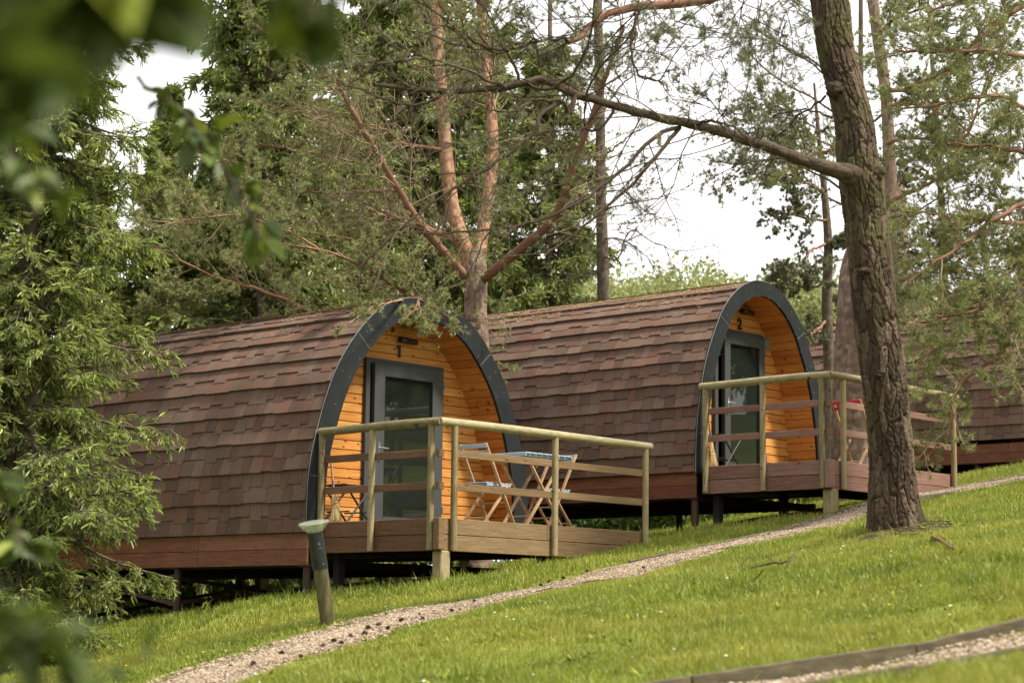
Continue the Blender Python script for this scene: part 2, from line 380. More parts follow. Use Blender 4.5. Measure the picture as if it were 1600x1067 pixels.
def fit_line(P, deg=2):
    t = np.r_[0, np.cumsum(np.linalg.norm(np.diff(P[:, :2], axis=0), axis=1))]
    a = np.polyfit(t, P[:, 0], deg); b = np.polyfit(t, P[:, 1], deg); tt = np.linspace(t[0] - 2.5, t[-1] + 8, 160)
    def ev(c):
        v = np.polyval(c, tt); lo = tt < t[0]; hi = tt > t[-1]; dc = np.polyder(c)
        v[lo] = np.polyval(c, t[0]) + np.polyval(dc, t[0]) * (tt[lo] - t[0]); v[hi] = np.polyval(c, t[-1]) + np.polyval(dc, t[-1]) * (tt[hi] - t[-1]); return v
    return np.stack([ev(a), ev(b)], 1)
PATH1 = fit_line(np.array([(u + l) / 2 for u, l in zip(resample(P1U, 40), resample(P1L, 40))]))
def width_of(C, U, L):
    dl = lambda Q: np.median([np.linalg.norm(C - p, axis=1).min() for p in resample(Q, 80)[:, :2]])
    return dl(U) + dl(L)
W1 = .80 * float(width_of(PATH1, P1U, P1L))
PATH2 = fit_line(np.array([(u + l) / 2 for u, l in zip(resample(P2U[2:], 40), resample(P2L, 40))]), 1)
W2 = float(width_of(PATH2, P2U, P2L))
def dist_line(x, y, Ln):
    P = np.stack([np.ravel(x), np.ravel(y)], 1).astype(np.float32); out = np.full(len(P), 1e9, np.float32)
    for a, b in zip(Ln[:-1], Ln[1:]):
        ab = b - a; tt = np.clip(((P - a) @ ab) / (ab @ ab), 0, 1); d = np.hypot(*(P - a - tt[:, None] * ab).T); out = np.minimum(out, d)
    return out.reshape(np.shape(x))
print('terrain', _co, 'W1', W1, 'W2', W2)
print('P1 ends', P1U[0], P1U[-1], 'P2', P2U[0], P2U[-1])
def pod_local(x, y, O):
    dx = x - O[0]; dy = y - O[1]; return dx * FA[0] + dy * FA[1], dx * AX[0] + dy * AX[1]
PODS = ((O1, 3.97, 6.5), (O2, 3.14, 6.4), (O3, 3.14, 8.2))
def under_pod(x, y):
    m = np.zeros(np.shape(x), bool)
    for i, (O, w, L) in enumerate(PODS):
        s, yy = pod_local(x, y, O); m |= (s > .18) & (s < w + .1) & (yy > -1.9) & (yy < L)
    return m
# ------------------------------------------------------------------ lawn sheet: fine near, coarse to the horizon
gx = np.unique(np.concatenate([np.linspace(-420, -16, 24), np.arange(-16, 24, .14), np.linspace(24, 420, 24)]))
gy = np.unique(np.concatenate([np.linspace(-60, 4, 20), np.arange(4, 40, .14), np.linspace(40, 700, 40)]))
X, Y = np.meshgrid(gx, gy); Zg = terr(X, Y)
mb = MB(); ny, nx = X.shape; ii = np.arange(ny * nx).reshape(ny, nx)
q = np.stack([ii[:-1, :-1], ii[:-1, 1:], ii[1:, 1:], ii[1:, :-1]], -1).reshape(-1, 4)
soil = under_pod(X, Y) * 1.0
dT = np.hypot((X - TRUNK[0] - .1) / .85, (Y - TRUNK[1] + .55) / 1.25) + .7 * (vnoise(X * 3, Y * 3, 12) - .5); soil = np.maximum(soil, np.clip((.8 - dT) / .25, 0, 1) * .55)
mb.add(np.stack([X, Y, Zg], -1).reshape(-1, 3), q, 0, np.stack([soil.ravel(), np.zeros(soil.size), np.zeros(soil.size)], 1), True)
t = NT('lawn'); r = t.rnd(); n = t.noise(t.obj(), .7, 6, .65); n2 = t.noise(t.obj(), 9, 5, .7); n3 = t.noise(t.obj(), 40, 3, .7)
c = t.mix(t.mr(n2, .3, .7), (.09, .115, .018), (.19, .215, .035)); c = t.mix(t.math('MULTIPLY', t.mr(n, .45, .7), .55), c, (.25, .25, .045))
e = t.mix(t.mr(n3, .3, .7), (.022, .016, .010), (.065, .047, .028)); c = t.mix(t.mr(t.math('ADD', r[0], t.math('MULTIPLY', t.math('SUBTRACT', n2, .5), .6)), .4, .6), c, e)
M['lawn'] = t.pbr(c, .95, normal=t.bump(t.math('ADD', n2, n3), .7, .03), spec=.1)
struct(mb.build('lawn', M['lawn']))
# ------------------------------------------------------------------ gravel paths
def strip(C, w, n_across, lift, wob):
    T = nrm(np.gradient(C, axis=0)); N = np.stack([-T[:, 1], T[:, 0]], 1)
    k = np.linspace(-1, 1, n_across); hw = w / 2
    ed = hw + wob * (vnoise(np.arange(len(C)) * .7, 0 * np.arange(len(C)), 5) - .5)
    P = C[:, None] + N[:, None] * (k[None, :, None] * ed[:, None, None])
    z = terr(P[..., 0], P[..., 1]) + (lift + .012) * (1 - k[None] ** 4) - .006
    V = np.concatenate([P, z[..., None]], -1); ii = np.arange(V.shape[0] * V.shape[1]).reshape(V.shape[:2])
    q = np.stack([ii[:-1, :-1], ii[:-1, 1:], ii[1:, 1:], ii[1:, :-1]], -1).reshape(-1, 4)
    return V.reshape(-1, 3), q, N
t = NT('gravel'); v = t.n('TexVoronoi', i_Vector=t.obj(), i_Scale=38.0); sc = t.n('SeparateColor', i_Color=v.outputs['Color']).outputs[0]
c = t.ramp(sc, [(0, (.12, .082, .052)), (.4, (.26, .19, .13)), (.8, (.36, .285, .205)), (1, (.45, .38, .30))]); n = t.noise(t.obj(), 2.2, 5, .7)
c = t.mix(t.math('MULTIPLY', t.mr(n, .5, .75), .5), c, (.16, .115, .075))
M['gravel'] = t.pbr(c, .9, normal=t.bump(v.outputs['Distance'], .8, .015), spec=.2)
t = NT('pebble'); r = t.rnd(); c = t.ramp(r[0], [(0, (.075, .05, .032)), (.35, (.20, .145, .095)), (.75, (.30, .235, .165)), (1, (.43, .36, .28))]); M['pebble'] = t.pbr(c, .85, spec=.2)
def fine(C, n):
    d = np.r_[0, np.cumsum(np.linalg.norm(np.diff(C, axis=0), axis=1))]; tt = np.linspace(0, d[-1], n); return np.stack([np.interp(tt, d, C[:, i]) for i in (0, 1)], 1)
PATH1 = fine(PATH1, 260); PATH2 = fine(PATH2, 120)
for nm, C, w, l in (('gravel_path', PATH1, W1, .03), ('gravel_path', PATH2, W2, .006)):
    mb = MB(); V, q, _ = strip(C, w, 9, l, .07 if w == W1 else .0); mb.add(V, q, 0, .5, True); struct(mb.build(nm, M['gravel']))
OCT = np.array([[1, 0, 0], [0, 1, 0], [-1, 0, 0], [0, -1, 0], [0, 0, 1], [0, 0, -1.0]]); OCF = np.array([[0, 1, 4], [1, 2, 4], [2, 3, 4], [3, 0, 4], [1, 0, 5], [2, 1, 5], [3, 2, 5], [0, 3, 5]])
def lumps(P, size, flat=.6):
    n = len(P); s = size * (.55 + .9 * RNG.random((n, 1, 1))); V = OCT[None] * s * (.7 + .6 * RNG.random((n, 6, 1))); V[..., 2] *= flat
    a = RNG.random(n) * 6.28; ca, sa = np.cos(a)[:, None], np.sin(a)[:, None]
    V = np.stack([V[..., 0] * ca - V[..., 1] * sa, V[..., 0] * sa + V[..., 1] * ca, V[..., 2]], -1) + P[:, None]
    return V.reshape(-1, 3), (OCF[None] + (np.arange(n) * 6)[:, None, None]).reshape(-1, 3), np.repeat(RNG.random((n, 3)), 6, 0)
for C, w, n, sz in ((PATH1, W1, 34000, .0100), (PATH2, W2, 14000, .0105)):
    k = RNG.integers(0, len(C) - 1, n); f = RNG.random((n, 1)); T = nrm(C[k + 1] - C[k]); N = np.stack([-T[:, 1], T[:, 0]], 1)
    P = C[k] * (1 - f) + C[k + 1] * f + N * ((RNG.random((n, 1)) - .5) * w * (1.06 if w == W1 else .93))
    z = terr(P[:, 0], P[:, 1]) + (.036 if w == W1 else .014); mb = MB(); V, q, rr = lumps(np.c_[P, z], sz); mb.add(V, q, 0, rr); stuff(mb.build('loose_gravel', M['pebble']))
# edging boards
def edging(C, off, h, name, label, w=.035, i0=0, i1=None, rise=.5):
    T = nrm(np.gradient(C, axis=0)); N = np.stack([-T[:, 1], T[:, 0]], 1); P = (C + N * off)[i0:i1]; mb = MB()
    step = max(2, int(len(P) / 9)); base = onground(*P[len(P) // 2])
    k = 0
    while k < len(P) - 2:
        e = min(k + step, len(P) - 1); a = onground(*P[k]); b = onground(*P[e]); up = UPZ * (h * (rise - .5) + RNG.normal() * .006)
        d = nrm(b - a) * .004; mb.beam(a + up + d - base, b + up - d - base, w, h, bev=.004); k = e
    t = thing(name, label, 'path edging', base); mb.build('edging_board', M['dark edging timber'], t); return t
edging(PATH2, W2 / 2, .11, 'path_edging', 'dark timber edging board along the upper side of the foreground gravel path', .045, rise=.55)
edging(PATH2, -W2 / 2, .10, 'path_edging', 'dark timber edging board along the lower side of the foreground gravel path', .045, rise=.5)
edging(PATH1, W1 / 2 + .03, .09, 'path_edging', 'thin weathered edging board along the upper side of the long gravel path by the lawn', .03, 100, 250, .62)
# ------------------------------------------------------------------ grass
def blades(P, h, w, lean):
    n = len(P); a = RNG.random(n) * 2 * np.pi; d = np.stack([np.cos(a), np.sin(a), 0 * a], 1)
    la = RNG.random(n) * 2 * np.pi; l = np.stack([np.cos(la), np.sin(la), 0 * la], 1) * (lean * RNG.random(n) * h)[:, None]
    m = P + l * .35 + UPZ * (h * .6)[:, None]; tip = P + l + UPZ * h[:, None]; b = d * (w / 2)[:, None]
    V = np.stack([P - b, P + b, m + b * .7, m - b * .7, tip], 1)
    q = np.array([[0, 1, 2, 3]]); tr = np.array([[3, 2, 4]]); o = (np.arange(n) * 5)[:, None]
    return V.reshape(-1, 3), o + q, o + tr
def frustum(P, m):
    d = P @ CF; u = (P @ CR) / d * F_PX; v = (P @ CU) / d * F_PX; mg = m * F_PX / d
    return (d > 3) & (np.abs(u) < 800 + mg) & (np.abs(v) < 534 + mg)
def grass(n, box, hmin, hmax, wd, name, sel=None, lean=.9):
    x = RNG.uniform(box[0], box[1], n); y = RNG.uniform(box[2], box[3], n); keep = np.ones(n, bool)
    z = terr(x, y); P = np.stack([x, y, z], 1); keep &= frustum(P, 3.0); P = P[keep]
    d1 = dist_line(P[:, 0], P[:, 1], PATH1[::4]); d2 = dist_line(P[:, 0], P[:, 1], PATH2[::6]); j = RNG.random(len(P))
    wob = (vnoise(P[:, 0] * 2.1, P[:, 1] * 2.1, 9) - .5) * .22
    k = (d1 > W1 / 2 - .04 + wob - j ** 6 * .25) & (d2 > W2 / 2 + .03 - (j > .995) * .3) & ~under_pod(P[:, 0], P[:, 1])
    dT = np.hypot(P[:, 0] - TRUNK[0], P[:, 1] - TRUNK[1]); dM = np.hypot((P[:, 0] - TRUNK[0] - .1) / .85, (P[:, 1] - TRUNK[1] + .55) / 1.25) + .7 * (vnoise(P[:, 0] * 3, P[:, 1] * 3, 12) - .5); k &= (dM > .55 + .45 * RNG.random(len(P)) ** 2) & (dT > .29)
    if sel is not None: k &= sel(P)
    thin = vnoise(P[:, 0] * 1.6, P[:, 1] * 1.6, 44) + .35 * (vnoise(P[:, 0] * 6, P[:, 1] * 6, 45) - .5); k &= ~((thin > .66) & (RNG.random(len(P)) < .72))
    P = P[k]; nn = len(P)
    patch = vnoise(P[:, 0] * .9, P[:, 1] * .9, 3); p2 = vnoise(P[:, 0] * 5, P[:, 1] * 5, 4); h = (hmin + (hmax - hmin) * RNG.random(nn) ** 1.6) * (.55 + .9 * p2)
    low = np.clip((dist_line(P[:, 0], P[:, 1], PATH1[::4]) - W1 / 2) / .9, 0, 1); h = h * (.35 + .65 * low)
    V, q, tr = blades(P, h, wd * (.7 + .6 * RNG.random(nn)), lean)
    r0 = np.clip(.5 * RNG.random(nn) + .5 * p2, 0, 1); cl = np.stack([r0, RNG.random(nn), np.clip((patch - .45) * 3, 0, 1)], 1); cl = np.repeat(cl, 5, 0)
    mb = MB(); mb.add(V, q, 0, cl); mb.f.append((tr, 0, False)); print(name, nn); return stuff(mb.build(name, M['grass blades']))
GQ = 1.0
grass(int(620000 * GQ), (-5, 8.5, 5.5, 13.5), .025, .075, .0055, 'grass')
grass(int(560000 * GQ), (-8, 11, 13.5, 21), .03, .08, .0075, 'grass')
grass(int(500000 * GQ), (-10, 17, 21, 38), .04, .10, .011, 'grass')
grass(60000, (-30, 26, 38, 70), .1, .3, .05, 'grass')
def near_edge(P):
    m = np.zeros(len(P), bool)
    for O, w, L in PODS:
        s, y = pod_local(P[:, 0], P[:, 1], O)
        m |= ((s > -.55) & (s < .05) & (y > -2.0) & (y < 1.0)) | ((y < -1.95) & (y > -2.5) & (s > -.3) & (s < w + .9))
    return m & (vnoise(P[:, 0] * 2.2, P[:, 1] * 2.2, 8) > .42)
grass(90000, (-9, 14, 19, 36), .06, .17, .008, 'long_grass', near_edge, .6)
def clumps(P): return vnoise(P[:, 0] * 3.1, P[:, 1] * 3.1, 18) > .83
grass(150000, (-6, 9, 8, 26), .08, .17, .008, 'long_grass', clumps, .7)
# moss and bark scraps on the little mound at the foot of the big trunk
for nm, mt, n, sz in (('moss_tufts', 'moss', 900, .018), ('bark_scraps', 'bark litter', 420, .013)):
    a = RNG.random(n) * 6.28; q = np.sqrt(RNG.random(n)) * 1.0; x = TRUNK[0] + .1 + np.cos(a) * q * .85; y = TRUNK[1] - .55 + np.sin(a) * q * 1.25; k = (np.hypot(x - TRUNK[0], y - TRUNK[1]) > .27) & (vnoise(x * 4, y * 4, 61 + n) > .38); x = x[k]; y = y[k]
    V, q4, rr = lumps(np.stack([x, y, terr(x, y) + .006], 1), sz, .5); mb = MB(); mb.add(V, q4, 0, rr); stuff(mb.build(nm, M[mt]))
# brown needles dropped on the grass round the big trunk and under the boughs
n = 7000; a = RNG.random(n) * 6.28; q = np.abs(RNG.normal(size=n)) * 2.2; x = TRUNK[0] + np.cos(a) * q; y = TRUNK[1] + np.sin(a) * q * 1.3; k = (dist_line(x, y, PATH2[::6]) > W2 / 2) & (vnoise(x * 2.2, y * 2.2, 71) > .42); x = x[k]; y = y[k]; n = len(x)
a = RNG.random(n) * 6.28; d = np.stack([np.cos(a), np.sin(a), .15 * RNG.normal(size=n)], 1) * (.03 + .03 * RNG.random((n, 1))); sd = np.stack([-np.sin(a), np.cos(a), 0 * a], 1) * .002; P = np.stack([x, y, terr(x, y) + .02 + .03 * RNG.random(n)], 1)
mb = MB(); mb.add(np.stack([P - sd, P + sd, P + d + sd, P + d - sd], 1).reshape(-1, 3), (np.arange(n) * 4)[:, None] + np.array([[0, 1, 2, 3]]), 0, np.repeat(RNG.random((n, 3)), 4, 0)); stuff(mb.build('fallen_needles', M['straw litter']))
# broad weeds (plantain, clover) that break up the lawn
def weeds(n, box, sz):
    x = RNG.uniform(box[0], box[1], n); y = RNG.uniform(box[2], box[3], n); z = terr(x, y); P = np.stack([x, y, z], 1); P = P[frustum(P, .5)]
    k = (dist_line(P[:, 0], P[:, 1], PATH1[::4]) > W1 / 2) & (dist_line(P[:, 0], P[:, 1], PATH2[::6]) > W2 / 2 + .05) & ~under_pod(P[:, 0], P[:, 1]) & (vnoise(P[:, 0] * 1.3, P[:, 1] * 1.3, 21) > .5)
    P = P[k]; P = np.repeat(P, 6, 0); n = len(P); a = RNG.random(n) * 6.28; d = np.stack([np.cos(a), np.sin(a), .35 + .5 * RNG.random(n)], 1) * (sz * (.5 + RNG.random(n)))[:, None]
    sd = np.stack([-np.sin(a), np.cos(a), 0 * a], 1) * (sz * .28); P = P + UPZ * .015
    V = np.stack([P, P + d * .5 + sd, P + d, P + d * .5 - sd], 1).reshape(-1, 3); q = (np.arange(n) * 4)[:, None] + np.array([[0, 1, 2, 3]])
    mb = MB(); mb.add(V, q, 0, np.repeat(np.c_[RNG.random((n, 2)), .3 * RNG.random(n)], 4, 0)); stuff(mb.build('lawn_weeds', M['grass blades']))
weeds(5000, (-6, 9, 8, 24), .04)
# flowers in the lawn
def flowers(name, mat, n, box, size, sel_k, thr, h):
    x = RNG.uniform(box[0], box[1], n); y = RNG.uniform(box[2], box[3], n); P = np.stack([x, y, terr(x, y)], 1); P = P[frustum(P, .5)]
    k = (dist_line(P[:, 0], P[:, 1], PATH1[::4]) > W1 / 2 + .05) & (dist_line(P[:, 0], P[:, 1], PATH2[::6]) > W2 / 2 + .05) & ~under_pod(P[:, 0], P[:, 1]) & (vnoise(P[:, 0] * .8, P[:, 1] * .8, sel_k) > thr)
    P = P[k]; V, q, rr = lumps(P + UPZ * (h * (.6 + .6 * RNG.random((len(P), 1)))), size, .45); mb = MB(); mb.add(V, q, 0, rr); stuff(mb.build(name, M[mat]))
flowers('daisies', 'daisy white', 520, (-8, 9, 8, 26), .0085, 31, .55, .065)
flowers('buttercups', 'buttercup yellow', 500, (-8, 9, 9, 28), .010, 33, .55, .09)
# pine cones fallen on the gravel
cone = None
for i, (px, py) in enumerate([(505, 1017), (521, 1010), (533, 1014), (548, 1001), (570, 999), (591, 985), (606, 990), (627, 978), (655, 968), (697, 949), (706, 962), (716, 945), (741, 947), (845, 921), (857, 915), (880, 909), (917, 898), (1005, 893), (660, 975), (575, 990), (470, 1035), (440, 1030), (395, 1048), (360, 1050)]):
    p = ground_hit(px, py)
    if cone is None:
        mb = MB(); K = 9
        for k in range(K):
            zz = k / (K - 1); rr = .022 * math.sin(math.pi * (.15 + .75 * zz)) + .003; n = 8
            for j in range(n):
                a = 2 * math.pi * (j + .5 * (k % 2)) / n; d = np.array([math.cos(a), math.sin(a), 0]); s = np.array([-d[1], d[0], 0]) * rr * .42
                b = np.array([zz * .05 - .025, 0, .02]); Rm = np.array([[0, 0, 1], [0, 1, 0], [-1, 0, 0.0]])
                v = np.array([d * rr * .3, d * rr + s, d * rr * 1.12 + np.array([0, 0, .006]), d * rr - s]) @ Rm.T + b; mb.add(v, [[0, 1, 2, 3]], 0)
        mb.tubes(np.array([[-.025, 0, .02], [0, 0, .02], [.025, 0, .02]]), np.array([.008, .016, .006]), 8)
        cone = mb.build('pine_cone', M['cone brown']); tag(cone, 'small dark brown pine cone lying on the long pale gravel path', 'pine cone', 'pine cones fallen on the long gravel path'); o = cone
    else: o = cone.copy(); COL.objects.link(o)
    o.location = p + UPZ * .035; o.rotation_euler = (0, 0, random.random() * 6); k_ = .5 + .4 * random.random(); o.scale = (k_, k_ * (.7 + .4 * random.random()), k_ * .8)
# ------------------------------------------------------------------ pods
PR1 = np.array([(1, 0), (.998, .08), (.985, .22), (.955, .32), (.92, .40), (.866, .51), (.765, .66), (.615, .80), (.435, .915), (.25, .977), (.1, .997), (0, 1)])
PR2 = np.array([(1, 0), (.997, .08), (.985, .19), (.94, .36), (.85, .55), (.725, .70), (.58, .83), (.41, .92), (.22, .978), (.09, .997), (0, 1)])
def profile(tab, hw, h, z0):
    """right half, from the eave up to the apex, finely resampled; returns pts (x,z), outward normals, arc length"""
    p = tab * np.array([hw, h]); t = np.r_[0, np.cumsum(np.linalg.norm(np.diff(p, axis=0), axis=1))]
    tt = np.linspace(0, t[-1], 120); m = np.gradient(p, t, axis=0); i = np.clip(np.searchsorted(t, tt, side='right') - 1, 0, len(t) - 2)
    dt = (t[i + 1] - t[i]); u = ((tt - t[i]) / dt)[:, None]; dt = dt[:, None]
    q = (2 * u**3 - 3 * u**2 + 1) * p[i] + (u**3 - 2 * u**2 + u) * dt * m[i] + (-2 * u**3 + 3 * u**2) * p[i + 1] + (u**3 - u**2) * dt * m[i + 1]
    q = np.vstack([[[hw, z0]], q]); q[-1] = (0, h)
    s = np.r_[0, np.cumsum(np.linalg.norm(np.diff(q, axis=0), axis=1))]; T = nrm(np.gradient(q, s, axis=0)); N = np.stack([T[:, 1], -T[:, 0]], 1); N[-1] = (0, 1); N[0] = (1, 0)
    return q, N, s
class Prof:
    def __init__(s, tab, hw, h, z0): s.q, s.N, s.s = profile(tab, hw, h, z0); s.hw = hw; s.h = h; s.L = s.s[-1]
    def at(s, a, off=0.0, side=1):
        a = np.asarray(a, float); x = np.interp(a, s.s, s.q[:, 0]); z = np.interp(a, s.s, s.q[:, 1]); nx = np.interp(a, s.s, s.N[:, 0]); nz = np.interp(a, s.s, s.N[:, 1])
        l = np.hypot(nx, nz); off = np.asarray(off); return side * np.maximum(x + nx / l * off, 0.0 if np.all(np.asarray(a) <= s.L) else x), z + nz / l * off
def plate(mb, pf, cx, side, a, lift, y0, y1, mat, rnd, under=-.004):
    """a shingle tab: strip over arc stations a with lifts, a front (lower) edge and side edges"""
    a = np.asarray(a, float); lift = np.asarray(lift, float); n = len(a)
    x, z = pf.at(a, lift, side); xu, zu = pf.at(a, np.full(n, under), side)
    V = []
    for yy in (y0, y1): V += [(cx + x[i], yy, z[i]) for i in range(n)] + [(cx + xu[i], yy, zu[i]) for i in range(n)]
    q = []
    for i in range(n - 1):
        q.append([i, i + 1, 2 * n + i + 1, 2 * n + i]); q.append([i, n + i, n + i + 1, i + 1]); q.append([2 * n + i, 2 * n + i + 1, 3 * n + i + 1, 3 * n + i])
    q.append([0, 2 * n, 3 * n, n])
    mb.add(V, q, mat, rnd)
def text_mesh(ch, size, depth):
    cu = bpy.data.curves.new('digit', 'FONT'); cu.body = ch; cu.size = size; cu.extrude = depth; cu.offset = size * .04; cu.align_x = 'CENTER'
    o = bpy.data.objects.new('digit', cu); COL.objects.link(o); dg = bpy.context.evaluated_depsgraph_get(); me = bpy.data.meshes.new_from_object(o.evaluated_get(dg)); bpy.data.objects.remove(o); return me
def pod(name, label, O, tab, hw, h, L, zf, door, digit, legs, front=True, vent=None, course=.385, skirt=(-.13, -.53), D=.245):
    P = thing(name, label, 'glamping pod', O, AL, 'arched glamping pods on the slope'); cx = hw; pf = Prof(tab, hw, h, skirt[0])
    rg = np.random.default_rng(int(O[0] * 10) + 50)
    # under-layer of the roof + shingles
    mb = MB()
    for side in (-1, 1):
        a = np.linspace(0, pf.L, 50); x, z = pf.at(a, -.006, side)
        V = np.concatenate([np.stack([cx + x, np.full(50, yy), z], 1) for yy in (.02, L)]); i = np.arange(49); mb.add(V, np.stack([i, i + 1, 50 + i + 1, 50 + i], 1), 0, (.2, .3, .5), True)
        nC = int(np.ceil((pf.L - .1) / course))
        for c in range(nC):
            a0 = c * course - .012
            for row in (0, 1):
                y = .012 - rg.random() * .15; tog = rg.random() > .5; base_r = rg.random() * .25
                while y < L + .01:
                    w = (.13 + .15 * rg.random()) if row else (.15 + .16 * rg.random()); y1 = min(y + w, L + .012); y0 = max(y, .012)
                    if y1 - y0 > .012:
                        if row == 0: ab = a0 + (.012 if rg.random() < .35 else 0.0); at = a0 + course * .66; lb = .044 + .006 * rg.random()
                        else: ab = a0 + course * (.50 + (.075 if tog else -.045) + .012 * rg.normal()); at = a0 + course * 1.08; lb = .022 + .005 * rg.random()
                        at = min(at, pf.L - .02); ab = min(ab, at - .03)
                        if ab > -.02:
                            ab = max(ab, 0.0); kk = rg.random(3) * np.array([.8, 1, 1]) + np.array([base_r, 0, 0])
                            st = np.linspace(ab, at, 4); lf = np.linspace(lb, .009 if row else .004, 4)
                            plate(mb, pf, cx, side, st, lf, y0 + .0028, y1 - .0028, 0, kk)
                    y += w; tog = not tog if rg.random() < .8 else tog
    # ridge caps
    y = 0.0
    while y < L:
        y1 = min(y + .27, L + .02); kk = rg.random(3)
        for side in (-1, 1):
            at = np.linspace(pf.L - .17, pf.L - .001, 4)
            x, z = pf.at(at, 0, side); V = []
            for yy, lf in ((y, .036), (y1 + .02, .020)):
                V += [(cx + side * abs(x[i]) * (1.0), yy, z[i] + lf) for i in range(4)]
            V += [(cx + side * abs(x[i]), y, z[i] - .002) for i in range(4)]
            q = [[i, i + 1, 5 + i, 4 + i] for i in range(3)] + [[i, 8 + i, 9 + i, i + 1] for i in range(3)] + [[0, 4, 4, 8]][:0]
            mb.add(V, q, 0, kk)
        y += .25
    mb.build('shingle_roof', M['asphalt shingle'], P)
    # skirt, floor, legs
    mb = MB(); z1, z2 = skirt; hgt = (z1 - z2) / 2 - .004
    for sx, out in ((.03, -1), (2 * hw - .03, 1)):
        mb = MB()
        for zz in (z1 - hgt / 2 - .004, z2 + hgt / 2)[:2 if out < 0 else 1]:
            cuts = sorted([0.02] + [L * (.32 + .1 * rg.random()) , L * (.68 + .1 * rg.random())] + [L])
            for c0, c1 in zip(cuts[:-1], cuts[1:]): mb.box((sx, (c0 + c1) / 2, zz), (.032, c1 - c0 - .006, hgt), bev=.003, mat=0)
        mb.build('skirt_board', M['red stained wood lengthwise'], P)
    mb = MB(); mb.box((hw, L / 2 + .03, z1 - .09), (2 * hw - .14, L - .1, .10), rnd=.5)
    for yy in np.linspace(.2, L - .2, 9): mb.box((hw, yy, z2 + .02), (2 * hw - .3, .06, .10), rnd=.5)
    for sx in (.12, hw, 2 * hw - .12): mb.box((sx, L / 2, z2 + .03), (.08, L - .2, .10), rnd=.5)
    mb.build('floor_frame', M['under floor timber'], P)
    for (s, y) in legs:
        p = LP(O, s, y, 0); zb = float(terr(p[0], p[1])) - O[2] - .1; m1 = MB(); m1.rod((s, y, zb), (s, y, z2 + .02), .052, 14); m1.box((s, y, z2 - .01), (.16, .16, .012)); m1.build('steel_leg', M['rust brown steel'], P)
    # back wall
    mb = MB(); a = np.linspace(0, pf.L, 40); x, z = pf.at(a, -.03, 1); ring = np.concatenate([np.stack([cx - x, 0 * x + L - .06, z], 1), np.stack([cx + x, 0 * x + L - .06, z], 1)[::-1]])
    c = np.array([[cx, L - .06, h * .4]]); n = len(ring); mb.add(np.vstack([ring, c]), [[i, (i + 1) % n, n] for i in range(n)], 0, .5); mb.build('back_wall', M['pine boards along front'], P)
    if not front: return P
    # arch trim: ring with depth
    K = 90; a = np.linspace(0, pf.L, K); ab = np.linspace(.10, pf.L, K)
    def ringpts(off, lo): 
        aa = np.linspace(lo, pf.L, K); x, z = pf.at(aa, off, 1); return x, z
    ox, oz = ringpts(.034, .0); ix, iz = ringpts(-D, .0); ix[-1] = 0; ox[-1] = 0
    mb = MB(); V = []
    for sg in (-1, 1):
        for yy in (-.032, .012):
            V += [(cx + sg * ox[i], yy, oz[i]) for i in range(K)] + [(cx + sg * ix[i], yy, iz[i]) for i in range(K)]
    q = []
    for sg in (0, 1):
        o = sg * 4 * K
        for i in range(K - 1):
            q += [[o + i, o + i + 1, o + K + i + 1, o + K + i], [o + 2 * K + i, o + 2 * K + i + 1, o + 3 * K + i + 1, o + 3 * K + i], [o + i, o + i + 1, o + 2 * K + i + 1, o + 2 * K + i], [o + K + i, o + K + i + 1, o + 3 * K + i + 1, o + 3 * K + i]]
        q.append([o, o + K, o + 3 * K, o + 2 * K])
    mb.add(V, q, 0, .5)
    for sg in (-1, 1):
        for fr in (.04, .16, .29, .41, .52, .60, .69, .78, .87, .96):
            for off in (-.05, -.19) if fr > .5 else (-.12,):
                x, z = pf.at(fr * pf.L, off, 1); mb.rod((cx + sg * x, -.030, z), (cx + sg * x, -.038, z), .007, 8, mat=2)
    for sg in (-1, 1):
        for fr in (.17, .66):
            x0, z0 = pf.at(fr * pf.L, .03, 1); x1, z1b = pf.at(fr * pf.L, -D + .004, 1); mb.beam((cx + sg * x0, -.0335, z0), (cx + sg * x1, -.0335, z1b), .004, .006, mat=1, bev=0)
    # pale flashing that catches the light on the outer edge
    a2 = np.linspace(.0, pf.L, K); x, z = pf.at(a2, .040, 1); x[-1] = 0
    for sg in (-1, 1): mb.tubes(np.stack([cx + sg * x, 0 * x - .012, z], 1), np.full(K, .006), 5, 1)
    mb.build('arch_trim', [M['anthracite trim'], M['anthracite seam'], M['screw head']], P)
    # lining of the porch, running along the axis
    RC = .50; mb = MB(); ain = np.linspace(0, pf.L, 200); x, z = pf.at(ain, -D, 1); x[-1] = 0; si = np.r_[0, np.cumsum(np.hypot(np.diff(x), np.diff(z)))]
    nb = int(si[-1] / .118)
    for sg in (-1, 1):
        for b in range(nb):
            u0 = si[-1] * b / nb; u1 = si[-1] * (b + 1) / nb; uu = np.array([u0, u0 + .008, u1 - .008, u1]); dd = np.array([.012, 0, 0, .012])
            xx = np.interp(uu, si, x); zz = np.interp(uu, si, z); tx = np.gradient(xx); tz = np.gradient(zz); l = np.hypot(tx, tz)
            xx = np.maximum(xx + tz / l * dd, 0); zz = zz - tx / l * dd * (1 if True else 1)
            V = [(cx + sg * xx[i], yy, zz[i]) for yy in (.012, RC + .03) for i in range(4)]
            mb.add(V, [[i, i + 1, 4 + i + 1, 4 + i] for i in range(3)], 0)
    mb.build('porch_lining', M['pine boards along axis'], P)
    # front wall of horizontal boards with the door opening cut out
    dl, dr, dt, gl, gr, gb, gt, sl = door
    mb = MB(); bh = .122; zz = zf
    def half(zq): 
        j = np.interp(zq, z[np.argsort(z)], x[np.argsort(z)]); return float(j)
